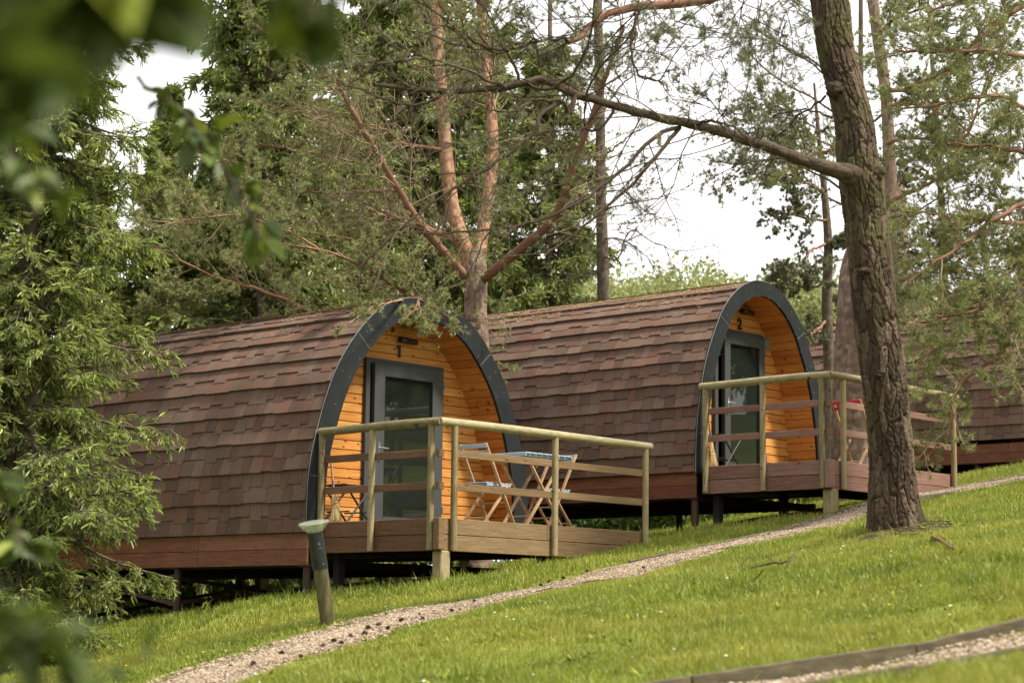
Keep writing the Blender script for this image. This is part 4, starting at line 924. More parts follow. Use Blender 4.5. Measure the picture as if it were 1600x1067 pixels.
# ------------------------------------------------------------------ spruce
def spruce(name, label, base, H, Rmax, z0, seed, whorl=.36, per=6, sec=18, fing=7, nd=12, nl=.016, nw=.004, fl=.10, fresh=.35, mat='spruce needles', group=None, dense_low=1.0, tr=.2, droop=.03, zmax=None, face=None, fw=.03, plane=.55):
    rg = np.random.default_rng(seed); T = thing(name, label, 'spruce tree', base, 0, group)
    mb = MB(); K = 14; zz = np.linspace(0, H, K); x = np.cumsum(rg.normal(size=(K, 2)) * .012 * H / 10, 0); cen = np.c_[x - x[0], zz - .2]; rr = tr * (1 - zz / H) ** .8 + .012
    if tr > .12: bark_trunk(mb, cen, rr, 20, 160, .06, .09, .008, seed)
    else: mb.tubes(cen, rr, 10)
    mb.build('trunk', M['spruce bark'], T)
    hs = []; z = z0; zt = H if zmax is None else min(H, zmax)
    while z < zt - .15: hs += [z + .12 * rg.normal() for _ in range(per)]; z += whorl * (1 - .35 * z / H)
    hs = np.clip(np.array(hs), .25, H - .1); az = rg.random(len(hs)) * 2 * np.pi
    if face is not None:                                  # leave out the boughs nobody can see
        k = np.cos(az - face) > -.45; hs = hs[k]; az = az[k]
    u = (hs - z0) / (H - z0); L = Rmax * np.clip((1 - u) ** .85, .05, 1) * (.62 + .55 * rg.random(len(hs))) * np.clip(.55 + hs / (.12 * H) * .45, 0, 1); el = np.radians(-12 + 45 * np.clip(u, 0, 1) ** 1.5 + rg.normal(size=len(hs)) * 7)
    P = np.stack([np.interp(hs, zz, cen[:, 0]), np.interp(hs, zz, cen[:, 1]), hs], 1); D = np.stack([np.cos(az) * np.cos(el), np.sin(az) * np.cos(el), np.sin(el)], 1)
    n = 9; pts = np.empty((len(P), n, 3)); dirs = np.empty_like(pts); p = P.copy(); d = D.copy()
    for k in range(n):
        pts[:, k] = p; dirs[:, k] = d; d = nrm(d + rg.normal(size=d.shape) * .05 + np.array([0, 0, -.055 if k < 4 else .085])); p = p + d * (L / (n - 1))[:, None]
    cr = MB(); cr.tubes(pts, taper_r(len(P), n, .010 + .012 * L, .004), 5, 1)
    P2, D2, L2, t2, par = spawn(pts, dirs, L, sec, .12, 1.0, .95, .2, rg, (.28, .46), .82, .55)
    L2 = np.maximum(L2, .10); p2, d2 = grow(P2, D2, L2, 6, .07, np.array([0, 0, -.11 - droop]), rg)
    cr.tubes(p2, taper_r(len(P2), 6, .0055, .0025), 3, 1)
    P3, D3, L3, t3, par3 = spawn(p2, d2, L2, fing, .10, 1.0, .75, .2, rg, (.7, 1.1), plane, .2)
    fl_ = fl * (.6 + .8 * rg.random(len(P3))); D3 = nrm(D3 + np.array([0, 0, -.28])) * fl_[:, None]
    tip = t2[par3]; fr = np.where(rg.random(len(P3)) < fresh * (.25 + .9 * tip) * (.4 + .8 * t3), .55 + .45 * rg.random(len(P3)), .1)
    needles(cr, P3, D3, nd, nl, nw, .9, 1.0, 0, rg, fr); fingers(cr, P3, D3, fw, 0, rg, fr)
    # needles along the boughs themselves
    i = rg.integers(0, 5, len(P2) * 3); b = np.repeat(np.arange(len(P2)), 3); fingers(cr, p2[b, i], (p2[b, i + 1] - p2[b, i]) * 1.6, fw, 0, rg, np.full(len(b), .05))
    # hanging older twigs close to the trunk
    cr.build('crown', [M[mat], M['spruce bark']], T); return T
# ------------------------------------------------------------------ Scots pine parts
def pine_spray(cr, pts, dirs, L, rg, cnt=7, lvl2=5, tuft=14, nl=.065, nw=.006, r=.012, tl=(.25, .6), up=.05, t0=.3, nmat=0, bmat=1, bare=0.0, cones=.06, flat=.3, tufts=4, wob=.12, droop=0.0):
    """twigs and needle tufts on a set of limbs"""
    P2, D2, L2, t2, _ = spawn(pts, dirs, L, cnt, t0, 1.0, .8, .25, rg, tl, flat, .35)
    p2, d2 = grow(P2, D2, L2, 7, wob, np.array([0, 0, up - droop]), rg); cr.tubes(p2, taper_r(len(P2), 7, r, r * .35), 5, bmat)
    P3, D3, L3, t3, par = spawn(p2, d2, L2, lvl2, .2, 1.0, .7, .25, rg, (.28, .55), flat * .6, .3)
    p3, d3 = grow(P3, D3, L3, 5, wob, np.array([0, 0, up * 1.3 - droop]), rg); cr.tubes(p3, taper_r(len(P3), 5, r * .45, r * .2), 4, bmat)
    k = rg.random(len(P3)) > bare; a, b = p3[k], d3[k]
    if len(a) == 0: return
    if tufts > 1:
        P4, D4, L4, _, _ = spawn(a, b, np.linalg.norm(a[:, -1] - a[:, 0], axis=1), tufts, .25, 1.0, .65, .25, rg, (.22, .45), .2, .2)
        D4 = nrm(D4 + np.array([0, 0, .25])) * L4[:, None]; cr.tubes(np.stack([P4, P4 + D4 * .5, P4 + D4], 1), np.tile([r * .22, r * .2, r * .16], (len(P4), 1)), 3, bmat)
        Pn, Dn = np.concatenate([a[:, -1], P4 + D4 * .45]), np.concatenate([b[:, -1] * .09, D4 * .6])
    else: Pn, Dn = a[:, -2], a[:, -1] - a[:, -2]
    ln = np.linalg.norm(Dn, axis=1, keepdims=True); Dn = Dn / ln * np.clip(ln, .025, .05)
    needles(cr, Pn, Dn, tuft + 4, nl * .8, nw * 1.2, .75, 1.0, nmat, rg, np.where(rg.random(len(Pn)) < cones, 1.0, .1))
def to_dirs(pts): return nrm(np.gradient(pts, axis=1))
def limb_set(cr, Ls, rads, rg, n=14, sides=8, mat=1, wob=.02):
    """hand-placed limbs, returns batched curves"""
    pts = np.stack([curve(l, n, wob, rg) for l in Ls]); R = np.stack([np.linspace(a, b, n) for a, b in rads]); cr.tubes(pts, R, sides, mat); return pts, to_dirs(pts), np.linalg.norm(np.diff(pts, axis=1), axis=2).sum(1)
def PX(lst): return np.array([W(*p) for p in lst])
# ---- 1. the big pine trunk in front, right
rg = np.random.default_rng(11); PB = TRUNK - UPZ * .06
T1 = thing('pine_tree', 'big pine with thick fissured trunk standing on the lawn in front of the second deck', 'pine tree', PB)
TP = [(1406, 862, 18.7, 54), (1403, 838, 18.7, 46), (1397, 796, 18.7, 43), (1393, 720, 18.7, 39), (1387, 649, 18.72, 37), (1380, 580, 18.74, 38), (1371, 516, 18.78, 38), (1364, 450, 18.8, 37), (1358, 390, 18.85, 36), (1351, 335, 18.9, 36), (1346, 285, 18.92, 39), (1340, 245, 18.95, 36), (1335, 195, 19, 34), (1322, 140, 19.05, 32), (1310, 97, 19.1, 32), (1296, 0, 19.2, 32), (1283, -90, 19.3, 31), (1275, -300, 19.5, 28), (1280, -600, 19.9, 20)]
mb = MB(); loc = np.array([W(a, b, c) for a, b, c, _ in TP]) - PB; rad = np.array([w * .865 * c / F_PX for _, _, c, w in TP]); bark_trunk(mb, loc, rad, 260, 1300, .052, .23, .024, 3, flare=.5)
# knots and burrs
def burr(mb, c, r, sq, seed):
    g = np.random.default_rng(seed); n, m = 18, 24; th = np.linspace(0, np.pi, n)[:, None]; ph = np.arange(m)[None] / m * 2 * np.pi; R = r * (1 + .45 * (vnoise(ph * 2.2 + 0 * th, th * 3 + seed, seed) - .5) + .25 * (vnoise(ph * 6 + 0 * th, th * 8, seed + 1) - .5))
    V = np.stack([R * np.sin(th) * np.cos(ph), R * np.sin(th) * np.sin(ph), R * np.cos(th) * sq], -1).reshape(-1, 3) + c; i = np.arange(n - 1)[:, None]; j = np.arange(m)[None]; mb.add(V, np.stack([i * m + j, i * m + (j + 1) % m, (i + 1) * m + (j + 1) % m, (i + 1) * m + j], -1).reshape(-1, 4), 0, (.2, .3, .5), True)
for (x, y, d, r, q) in ((1328, 262, 18.86, .085, .8), (1305, 140, 18.95, .085, .9), (1352, 425, 18.68, .07, .6), (1376, 585, 18.58, .06, .7), (1368, 270, 18.82, .085, .9), (1397, 585, 18.68, .06, .7), (1330, 302, 18.86, .06, 1.2)): burr(mb, W(x, y, d) - PB, r, q, int(x))
mb.build('trunk', M['grey brown pine bark'], T1)
mainb = PX([(1352, 279, 18.9), (1318, 269, 18.75), (1260, 252, 18.6), (1190, 226, 18.4), (1130, 208, 18.2), (1080, 195, 18.0), (1020, 182, 17.8), (960, 165, 17.6), (905, 150, 17.4), (868, 134, 17.3), (846, 124, 17.2), (820, 130, 17.1), (785, 137, 17.0), (745, 140, 16.9), (700, 143, 16.8), (640, 139, 16.7), (575, 130, 16.5)]) - PB
mb = MB(); c = curve(mainb, 90, .004, rg); R = np.interp(np.linspace(0, 1, 90), [0, .05, .12, .35, .62, .72, 1], [.14, .085, .050, .041, .031, .029, .014]); R *= 1 + .12 * (vnoise(np.arange(90) * .5, np.zeros(90), 3) - .5); bark_trunk(mb, c[::2], R[::2], 44, 900, .035, .10, .006, 14); mb.build('branch', M['dull branch bark'], T1)
upb = PX([(1290, -80, 19.1), (1200, -40, 18.6), (1130, -8, 18.2), (1085, 2, 18.0), (1040, 8, 17.9), (1003, 10, 17.8), (975, 15, 17.7), (945, 25, 17.6), (920, 42, 17.5), (905, 60, 17.4), (886, 66, 17.3)]) - PB
mb = MB(); cu = curve(upb, 60, .004, rg); mb.tubes(cu, np.interp(np.linspace(0, 1, 60), [0, .5, 1], [.07, .048, .022]), 12); mb.build('branch', M['reddish branch bark'], T1)
hang = [  # long bare side branches that hang from the two limbs
    [(880, 158, 17.4), (845, 178, 17.2), (835, 205, 17.1), (800, 235, 17.0), (765, 262, 16.9), (720, 290, 16.8), (660, 330, 16.7), (610, 372, 16.6), (560, 420, 16.5)],
    [(1062, 200, 18.0), (1050, 214, 17.9), (1020, 250, 17.7), (985, 292, 17.6), (960, 312, 17.5), (925, 345, 17.4), (880, 378, 17.3), (850, 400, 17.2)],
    [(1062, 200, 18.0), (1040, 205, 17.8), (1010, 225, 17.6), (970, 268, 17.4), (930, 300, 17.2), (880, 330, 17.0), (820, 352, 16.9), (740, 363, 16.8), (660, 365, 16.7)],
    [(900, 150, 17.3), (890, 178, 17.2), (880, 160, 17.1), (830, 160, 17.0), (800, 175, 16.9), (770, 172, 16.8)],
    [(790, 137, 17.0), (765, 128, 16.9), (735, 112, 16.7), (690, 98, 16.5), (640, 92, 16.4), (590, 100, 16.3)],
    [(812, 132, 17.1), (805, 105, 17.0), (790, 80, 16.9), (770, 30, 16.8), (742, -10, 16.7)],
    [(795, 80, 16.9), (760, 75, 16.8), (720, 50, 16.7), (680, 20, 16.6), (650, -10, 16.5)],
    [(700, 143, 16.8), (655, 165, 16.7), (615, 160, 16.6), (560, 140, 16.5), (510, 120, 16.4)],
    [(960, 165, 17.6), (950, 190, 17.5), (920, 205, 17.4), (915, 160, 17.4), (935, 110, 17.3), (980, 60, 17.2), (1000, 20, 17.2)],
    [(900, 60, 17.4), (860, 62, 17.3), (820, 72, 17.2), (790, 80, 17.0), (740, 78, 16.9), (690, 62, 16.8)],
    [(1000, 10, 17.8), (990, 45, 17.7), (985, 80, 17.6), (1000, 120, 17.5), (1030, 125, 17.4), (1050, 90, 17.4)],
    [(1190, 226, 18.4), (1186, 214, 18.35), (1184, 206, 18.3)],
    [(1080, 196, 18.0), (1110, 190, 17.8), (1150, 200, 17.7), (1170, 218, 17.6)],
    [(820, 128, 17.1), (840, 140, 17.0), (880, 128, 16.9), (910, 90, 16.8), (925, 40, 16.7), (930, -20, 16.6)]]
cr = MB(); hp, hd, hl = limb_set(cr, [PX(h) - PB for h in hang], [(.020, .007)] * 4 + [(.015, .005)] * 10, rg, 22, 7, 1, .006)
P2, D2, L2, _, _ = spawn(hp, hd, np.minimum(hl, 2.2), 8, .15, 1, .75, .25, rg, (.3, .6), .3, .3); p2, d2 = grow(P2, D2, L2, 9, .13, np.array([0, 0, -.03]), rg); cr.tubes(p2, taper_r(len(P2), 9, .0065, .0025), 5, 1)
P3, D3, L3, _, _ = spawn(p2, d2, L2, 4, .3, 1, .7, .3, rg, (.2, .5), .3, .2); p3, d3 = grow(P3, D3, L3, 6, .14, np.array([0, 0, -.01]), rg); cr.tubes(p3, taper_r(len(P3), 6, .0035, .0018), 4, 1)
c2 = np.stack([c[::3][:30], cu[::2][:30]]); P2, D2, L2, _, _ = spawn(c2, to_dirs(c2), np.array([2.0, 2.0]), 22, .25, 1, .9, .3, rg, (.25, .7), .2, .2); p2, d2 = grow(P2, D2, L2, 9, .12, np.array([0, 0, .01]), rg); cr.tubes(p2, taper_r(len(P2), 9, .007, .0025), 5, 1)
k = rg.random(len(p3)) < .45; needles(cr, p3[k][:, -1], d3[k][:, -1] * .08, 12, .06, .0035, 1.1, 1, 0, rg, .1)
# needle-bearing sprays at the tips, upper left and top
pine_spray(cr, p2, d2, L2, rg, 4, 4, 12, .06, .0045, .005, (.35, .8), .03, .4, 0, 1, .25, .03, .3, 3)
top = PX([(1050, -30, 18.0), (1130, -50, 18.2), (1180, -40, 18.4)]) - PB
tl = [[top[i], top[i] + np.array([dx, -.3, dz])] for i, (dx, dz) in enumerate(((-.4, -.7), (.2, -.8), (.25, -.55)))]
lp = np.stack([curve(np.array([a, (a + b) / 2 + [0, 0, .1], b]), 10) for a, b in tl]); pine_spray(cr, lp, to_dirs(lp), np.array([1.2] * 3), rg, 9, 6, 14, .06, .0045, .006, (.4, .8), -.02, .1, 0, 1, 0, .05, .3, 4)
lp, ld, ll = limb_set(cr, [PX(l) - PB for l in ([(1300, 185, 19.3), (1260, 172, 19.8), (1215, 180, 20), (1165, 205, 20.2)], [(1322, 300, 19), (1270, 268, 19.3), (1210, 248, 19.5), (1160, 255, 19.6), (1125, 272, 19.7)], [(1290, 150, 19.4), (1240, 190, 19.8), (1200, 225, 20), (1170, 240, 20.1)])], [(.012, .004)] * 3, rg, 14, 6, 1, .01)
pine_spray(cr, lp, ld, np.full(3, .9), rg, 13, 6, 16, .045, .0045, .005, (.3, .7), .01, .3, 0, 1, .0, .15, .3, 4)
cr.build('crown', [M['dark pine needles'], M['dull branch bark']], T1)
# ---- 2. forked Scots pine between the pods
PB2 = W(746, 640, 30.0); PB2 = onground(PB2[0], PB2[1])
T2 = thing('pine_tree', 'Scots pine with orange forked limbs rising between the two nearest pods', 'pine tree', PB2)
mb = MB(); q = [(PB2 - UPZ * .1, .24), (W(746, 560, 30), .17), (W(745, 520, 30), .158), (W(743, 480, 30), .155), (W(743, 445, 30), .165), (W(742, 415, 30), .17), (W(742, 390, 30.02), .12)]
bark_trunk(mb, np.array([a for a, _ in q]) - PB2, np.array([b for _, b in q]), 64, 260, .06, .10, .012, 21); mb.build('trunk', M['pinkish pine bark'], T2)
limbs = [([(738, 425, 30), (722, 375, 30), (708, 330, 30.05), (700, 270, 30.1), (694, 200, 30.2), (690, 140, 30.3), (684, 60, 30.5), (680, -40, 30.8), (670, -200, 31.2)], .118, .06, 'orange pine bark'),
         ([(746, 420, 30), (752, 375, 30.1), (760, 330, 30.2), (768, 270, 30.3), (770, 210, 30.4), (765, 150, 30.5), (755, 60, 30.7), (748, -40, 31), (745, -160, 31.2)], .105, .05, 'orange pine bark'),
         ([(745, 440, 30), (770, 425, 29.8), (800, 400, 29.6), (830, 375, 29.4), (862, 345, 29.2), (880, 310, 29.1), (895, 265, 29), (912, 215, 28.9), (930, 170, 28.8), (950, 110, 28.7), (975, 40, 28.6)], .075, .025, 'reddish branch bark'),
         ([(738, 440, 30), (712, 415, 29.8), (680, 378, 29.5), (655, 348, 29.3), (625, 300, 29.1), (600, 260, 28.9), (575, 215, 28.7), (545, 165, 28.5), (520, 110, 28.3)], .07, .025, 'reddish branch bark'),
         ([(734, 400, 30.1), (700, 370, 30), (660, 355, 29.8), (630, 345, 29.6), (590, 335, 29.4)], .05, .02, 'reddish branch bark'),
         ([(690, 235, 30.1), (660, 230, 29.9), (630, 225, 29.7), (605, 205, 29.5), (580, 200, 29.3), (540, 210, 29)], .035, .012, 'reddish branch bark')]
allL = []
for pl, r0, r1, bk in limbs:
    mb = MB(); P = PX(pl) - PB2; 
    if r0 > .1: bark_trunk(mb, P, np.linspace(r0, r1, len(P)), 40, 220, .045, .07, .007, int(pl[0][0]))
    else: cc = curve(P, 50, .004, rg); mb.tubes(cc, np.linspace(r0, r1, 50) * (1 + .12 * (vnoise(np.arange(50) * .6, np.zeros(50), 8) - .5)), 12)
    mb.build('limb', M[bk], T2); allL.append(curve(P, 24, .005, rg))
low = [[(742, 512, 30.1), (722, 505, 29.2), (690, 488, 28.3), (655, 468, 27.7), (628, 452, 27.4), (590, 430, 27.2), (545, 405, 27), (500, 392, 26.8), (455, 384, 26.6), (415, 380, 26.5)],
       [(742, 545, 30.2), (650, 530, 30), (560, 512, 29.6), (497, 494, 29.3), (450, 470, 29), (400, 452, 28.8), (350, 438, 28.6), (310, 420, 28.4), (275, 403, 28.3), (240, 385, 28.2)],
       [(690, 490, 28.3), (650, 474, 27.7), (625, 450, 27.4), (615, 430, 27.3), (590, 410, 27.2)],
       [(500, 392, 26.8), (470, 372, 26.7), (420, 350, 26.5), (370, 336, 26.3), (320, 340, 26.1), (260, 350, 26)],
       [(350, 438, 28.6), (330, 455, 28.4), (280, 470, 28.3), (240, 478, 28.2)]]
cr = MB(); lp, ld, ll = limb_set(cr, [PX(l) - PB2 for l in low], [(.045, .014), (.052, .014), (.026, .01), (.02, .007), (.018, .007)], rg, 24, 9, 2, .008)
A = np.stack(allL)[2:]; Ad = to_dirs(A); Al = np.full(len(A), 3.2)
pine_spray(cr, A, Ad, Al * .8, rg, 16, 7, 16, .06, .009, .012, (.25, .6), .02, .25, 0, 1, .35, .05, .3, 2)
pine_spray(cr, lp, ld, np.minimum(ll, 3.0), rg, 20, 9, 15, .06, .0065, .010, (.22, .55), .05, .12, 0, 1, .0, .10, .3, 5)
# fill: the grey-green mass left of the fork, built from limbs that leave the left-hand limbs
mass = [[(600, 262, 28.9), (540, 250, 28.5), (470, 236, 28), (400, 225, 27.6), (350, 215, 27.3)], [(575, 215, 28.7), (520, 200, 28.3), (460, 175, 28), (400, 160, 27.7)], [(625, 300, 29.1), (560, 300, 28.8), (490, 300, 28.4), (420, 290, 28), (350, 285, 27.7)], [(590, 335, 29.4), (530, 340, 29), (470, 345, 28.6), (410, 330, 28.2), (340, 330, 27.9)],
        [(545, 165, 28.5), (500, 120, 28.2), (450, 80, 28), (400, 40, 27.8)], [(655, 350, 29.3), (600, 372, 29), (540, 372, 28.7), (480, 365, 28.5)], [(520, 110, 28.3), (480, 50, 28), (450, -10, 27.8)], [(300, 350, 27), (250, 320, 26.6), (215, 290, 26.4)], [(420, 290, 28), (380, 260, 27.6), (330, 245, 27.2), (285, 250, 27)]]
lp, ld, ll = limb_set(cr, [PX([(x, y, d + 1.6) for x, y, d in l]) - PB2 for l in mass], [(.022, .008)] * 9, rg, 18, 6, 2, .01)
pine_spray(cr, lp, ld, np.minimum(ll, 2.4), rg, 13, 8, 15, .06, .0065, .009, (.22, .55), .05, .15, 0, 1, .05, .12, .35, 5)
# sprig that hangs over the arch of pod 1
spr = [[(655, 468, 27.4), (650, 478, 26), (640, 492, 24.9), (622, 505, 24.6)], [(655, 468, 27.4), (668, 474, 26), (690, 486, 25), (720, 505, 24.6)], [(655, 468, 27.4), (655, 480, 26), (660, 495, 25), (668, 512, 24.7)], [(640, 466, 27.4), (600, 475, 26), (570, 490, 25), (545, 505, 24.7)]]
lp, ld, ll = limb_set(cr, [PX(l) - PB2 for l in spr], [(.018, .006)] * 4, rg, 12, 6, 2, .01)
pine_spray(cr, lp, ld, np.full(4, .55), rg, 7, 4, 13, .06, .006, .006, (.3, .7), .0, .55, 0, 1, 0, .22, .3, 4)
pine_spray(cr, A, Ad, Al * .9, rg, 20, 9, 4, .05, .005, .009, (.3, .7), .02, .25, 0, 1, 1.0, .05, .3, 2)
pine_spray(cr, np.stack(allL[:2]), to_dirs(np.stack(allL[:2])), np.full(2, 2.8), rg, 24, 9, 4, .05, .005, .009, (.3, .7), -.01, .3, 0, 1, 1.0, .05, .3, 2)
# upper limbs' own twigs
U = np.stack(allL[:2]); pine_spray(cr, U, to_dirs(U), np.full(2, 2.6), rg, 30, 7, 16, .065, .0095, .012, (.3, .65), .03, .35, 0, 1, .15, .08, .3, 4)
cr.build('crown', [M['pine needles'], M['pale twig bark'], M['reddish branch bark']], T2)
# ---- 3. pine behind the second deck, slim pines, pines at the right edge
def pine(label, base, trunkpx, barkname, limbspx, seed, cnt=14, l2=7, tuft=18, tufts=4, nl=.07, nw=.011, bare=.05, limb_r=(.04, .012), cs=(.045, .08), mat='pine needles', lmat='pale twig bark', flat=.3, sp=2.4, wob=.12, tl=(.22, .55), group='pines at the right', r=.010, drp=0.0, sides=44):
    rg = np.random.default_rng(seed); T = thing('pine_tree', label, 'pine tree', base, 0, group); mb = MB(); P = np.vstack([[base - UPZ * .15], [W(a, b, c) for a, b, c, _ in trunkpx]]) - base; R = np.array([trunkpx[0][3] * 1.15] + [w for *_, w in trunkpx]) * trunkpx[0][2] / F_PX
    bark_trunk(mb, P, R, sides, 300, cs[0], cs[1], .14 * cs[0], seed); mb.build('trunk', M[barkname], T)
    if not limbspx: return T
    cr = MB(); lp, ld, ll = limb_set(cr, [PX(l) - base for l in limbspx], [limb_r] * len(limbspx), rg, 22, 8, 2, .012)
    pine_spray(cr, lp, ld, np.minimum(ll, sp), rg, cnt, l2, tuft, nl, nw, r, tl, .03 - drp, .15, 0, 1, bare, .06, flat, tufts, wob); cr.build('crown', [M[mat], M[lmat], M['reddish branch bark']], T); return T
b = W(1330, 735, 33.5); b = onground(b[0], b[1])
pine('pinkish barked pine rising behind the deck of pod number 2, mostly behind the big trunk', b, [(1330, 720, 33.5, 33), (1333, 600, 33.5, 31), (1337, 500, 33.5, 29), (1345, 400, 33.6, 25), (1386, 330, 33.7, 12), (1389, 250, 33.8, 10), (1384, 150, 34, 9), (1372, 60, 34.2, 9), (1355, -60, 34.4, 8)], 'pinkish pine bark',
     [[(1385, 320, 33.7), (1420, 300, 33), (1455, 285, 32.4), (1490, 250, 32), (1520, 190, 31.6), (1545, 110, 31.3)], [(1405, 440, 33.6), (1440, 425, 33), (1490, 400, 32.6), (1540, 370, 32.2)], [(1385, 165, 34), (1440, 165, 33.4), (1490, 190, 33), (1560, 240, 32.6)], [(1384, 225, 33.8), (1430, 215, 33.3), (1475, 225, 33), (1530, 230, 32.6)],
      [(1385, 140, 34), (1430, 140, 33.4), (1470, 120, 33), (1510, 80, 32.6), (1545, 40, 32.3), (1600, 5, 32)], [(1380, 250, 33.8), (1330, 235, 33.4), (1280, 240, 33), (1230, 260, 32.8)], [(1365, 60, 34.2), (1400, 30, 33.8), (1450, 10, 33.4)], [(1400, 500, 33.5), (1450, 510, 33), (1500, 490, 32.5), (1560, 470, 32)]], 41, 17, 8, 15, 4, nw=.0075, bare=.15, sp=2.2)
b = W(1297, 700, 39); b = onground(b[0], b[1])
pine('slim thin stemmed pine left of the big trunk, seen above the roof of pod 2', b, [(1297, 640, 39, 9), (1295, 560, 39, 9), (1292, 470, 39, 8), (1294, 380, 39, 7), (1288, 300, 39, 5), (1280, 220, 39, 3.5), (1272, 130, 39, 1.5)], 'spruce bark',
     [[(1294, 345, 39), (1260, 342, 38.6), (1230, 335, 38.3), (1205, 345, 38)], [(1292, 440, 39), (1265, 450, 38.6), (1235, 440, 38.3), (1215, 425, 38)], [(1293, 380, 39), (1270, 390, 38.6), (1245, 420, 38.2), (1215, 440, 37.9)], [(1288, 300, 39), (1255, 285, 38.6), (1215, 290, 38.2)], [(1293, 390, 39), (1320, 370, 38.7)], [(1280, 220, 39), (1250, 215, 38.6), (1215, 250, 38.3), (1190, 275, 38)], [(1295, 500, 39), (1270, 520, 38.6), (1255, 545, 38.2)], [(1280, 220, 39), (1220, 170, 38.5), (1170, 150, 38)]], 42, 13, 7, 16, 4, .075, .013, .0, (.03, .01), mat='dark pine needles', lmat='dull branch bark', tl=(.2, .45), sides=20, sp=1.9)
b = W(1690, 780, 27); b = onground(b[0], b[1])
PR_ = pine('dense pine whose long boughs reach in from the right edge across pod 3', b, [(1690, 700, 27, 40), (1690, 500, 27, 38), (1688, 300, 27, 36), (1684, 100, 27, 33), (1680, -100, 27.2, 28)], 'pinkish pine bark',
     [[(1688, 400, 27), (1620, 430, 26.6), (1560, 470, 26.2), (1500, 490, 25.9), (1430, 500, 25.6)], [(1688, 470, 27), (1610, 470, 26.6), (1540, 490, 26.2), (1480, 530, 25.8), (1430, 570, 25.5)], [(1688, 300, 27), (1620, 310, 26.6), (1560, 340, 26.2), (1490, 390, 25.8), (1420, 440, 25.5)], [(1688, 330, 27), (1600, 350, 26.5), (1530, 342, 26.1), (1470, 335, 25.8), (1415, 330, 25.5)],
      [(1686, 200, 27), (1620, 180, 26.6), (1560, 150, 26.2), (1490, 160, 25.9), (1410, 170, 25.6)], [(1686, 120, 27), (1610, 90, 26.6), (1540, 80, 26.2), (1470, 82, 25.9), (1400, 78, 25.6)], [(1684, 60, 27), (1600, 10, 26.6), (1555, 40, 26.4), (1520, 75, 26.2), (1480, 110, 26), (1420, 140, 25.7)], [(1688, 250, 27), (1620, 240, 26.6), (1550, 230, 26.2), (1480, 225, 25.8)],
      [(1684, 20, 27), (1600, -20, 26.5), (1530, -10, 26), (1450, 20, 25.6)], [(1690, 560, 27), (1620, 540, 26.7), (1560, 560, 26.3), (1500, 600, 26), (1480, 680, 25.8)], [(1688, 380, 27), (1600, 400, 26.6), (1560, 440, 26.3), (1520, 450, 26)]], 43, 19, 8, 19, 4, .078, .0055, .10, (.042, .012), sp=2.2)
b = W(1480, 640, 46); b = onground(b[0], b[1])
pine('dark pine far behind the big trunk with drooping dense crown above pod 3', b, [(1480, 600, 46, 8), (1475, 450, 46, 7), (1470, 300, 46, 5), (1460, 150, 46, 4), (1450, 0, 46, 2)], 'spruce bark',
     [[(1475, 430, 46), (1510, 400, 45), (1550, 390, 44.5), (1590, 410, 44)], [(1475, 400, 46), (1440, 380, 45), (1410, 390, 44.5)], [(1472, 350, 46), (1520, 350, 45), (1570, 330, 44), (1610, 340, 43.5)], [(1476, 480, 46), (1440, 460, 45.5), (1415, 470, 45)], [(1476, 480, 46), (1530, 470, 45), (1590, 480, 44)], [(1470, 290, 46), (1430, 260, 45.4), (1410, 280, 45)], [(1466, 230, 46), (1520, 230, 45), (1580, 210, 44.4)], [(1462, 170, 46), (1420, 130, 45.4)], [(1458, 120, 46), (1510, 90, 45.3), (1570, 70, 44.6)], [(1476, 520, 46), (1420, 520, 45), (1330, 500, 44.5), (1280, 470, 44)]], 44, 13, 7, 13, 4, .09, .015, .1, (.04, .012), mat='dark pine needles', lmat='dull branch bark', sides=20, sp=2.4)
for (px, d, rz, sc, lb) in ((1590, 39, 2.3, 1.1, 'second pine at the right, farther back and turned away from the dense one'), (1700, 42, .7, 1.15, 'third pine at the right edge, farthest back behind pod 3'), (1450, 50, 4.0, 1.1, 'far pine standing right behind the big trunk beyond pod 3')):
    g = W(px, 650, d); copy_thing(PR_, onground(g[0], g[1]), rz, sc, lb)
# ---- 4. slim conifer with bare drooping boughs behind pod 2, and bare-twigged ones
def snag(label, base, tpx, limbspx, seed, barkname='spruce bark', cnt=16, tw=5, r=.02, grp='bare stemmed conifers', green=0.0, sp=1.5, sides=24):
    rg = np.random.default_rng(seed); T = thing('conifer_tree', label, 'conifer tree', base, 0, grp); mb = MB(); P = np.vstack([[base - UPZ * .15], [W(a, b, c) for a, b, c, _ in tpx]]) - base; R = np.array([tpx[0][3] * 1.1] + [w for *_, w in tpx]) * tpx[0][2] / F_PX
    bark_trunk(mb, P, R, sides, 240, .05, .06, .006, seed); mb.build('trunk', M[barkname], T)
    cr = MB(); lp, ld, ll = limb_set(cr, [PX(l) - base for l in limbspx], [(r, r * .25)] * len(limbspx), rg, 22, 6, 1, .01)
    P2, D2, L2, _, _ = spawn(lp, ld, np.minimum(ll, sp), cnt, .12, 1, .8, .25, rg, (.2, .6), .2, .4); p2, d2 = grow(P2, D2, L2, 7, .12, np.array([0, 0, -.05]), rg); cr.tubes(p2, taper_r(len(P2), 7, r * .35, r * .15), 4, 1)
    P3, D3, L3, _, _ = spawn(p2, d2, L2, tw, .25, 1, .7, .3, rg, (.25, .6), .1, .3); p3, d3 = grow(P3, D3, L3, 5, .13, np.array([0, 0, -.04]), rg); cr.tubes(p3, taper_r(len(P3), 5, r * .18, r * .1), 3, 1)
    k = rg.random(len(p3)) < green; needles(cr, p3[k][:, 2], p3[k][:, 4] - p3[k][:, 2], 10, .045, .010, .8, 1, 0, rg, .15)
    cr.build('crown', [M['dark pine needles'], M['dull branch bark']], T); return T
b = W(943, 560, 42); b = onground(b[0], b[1])
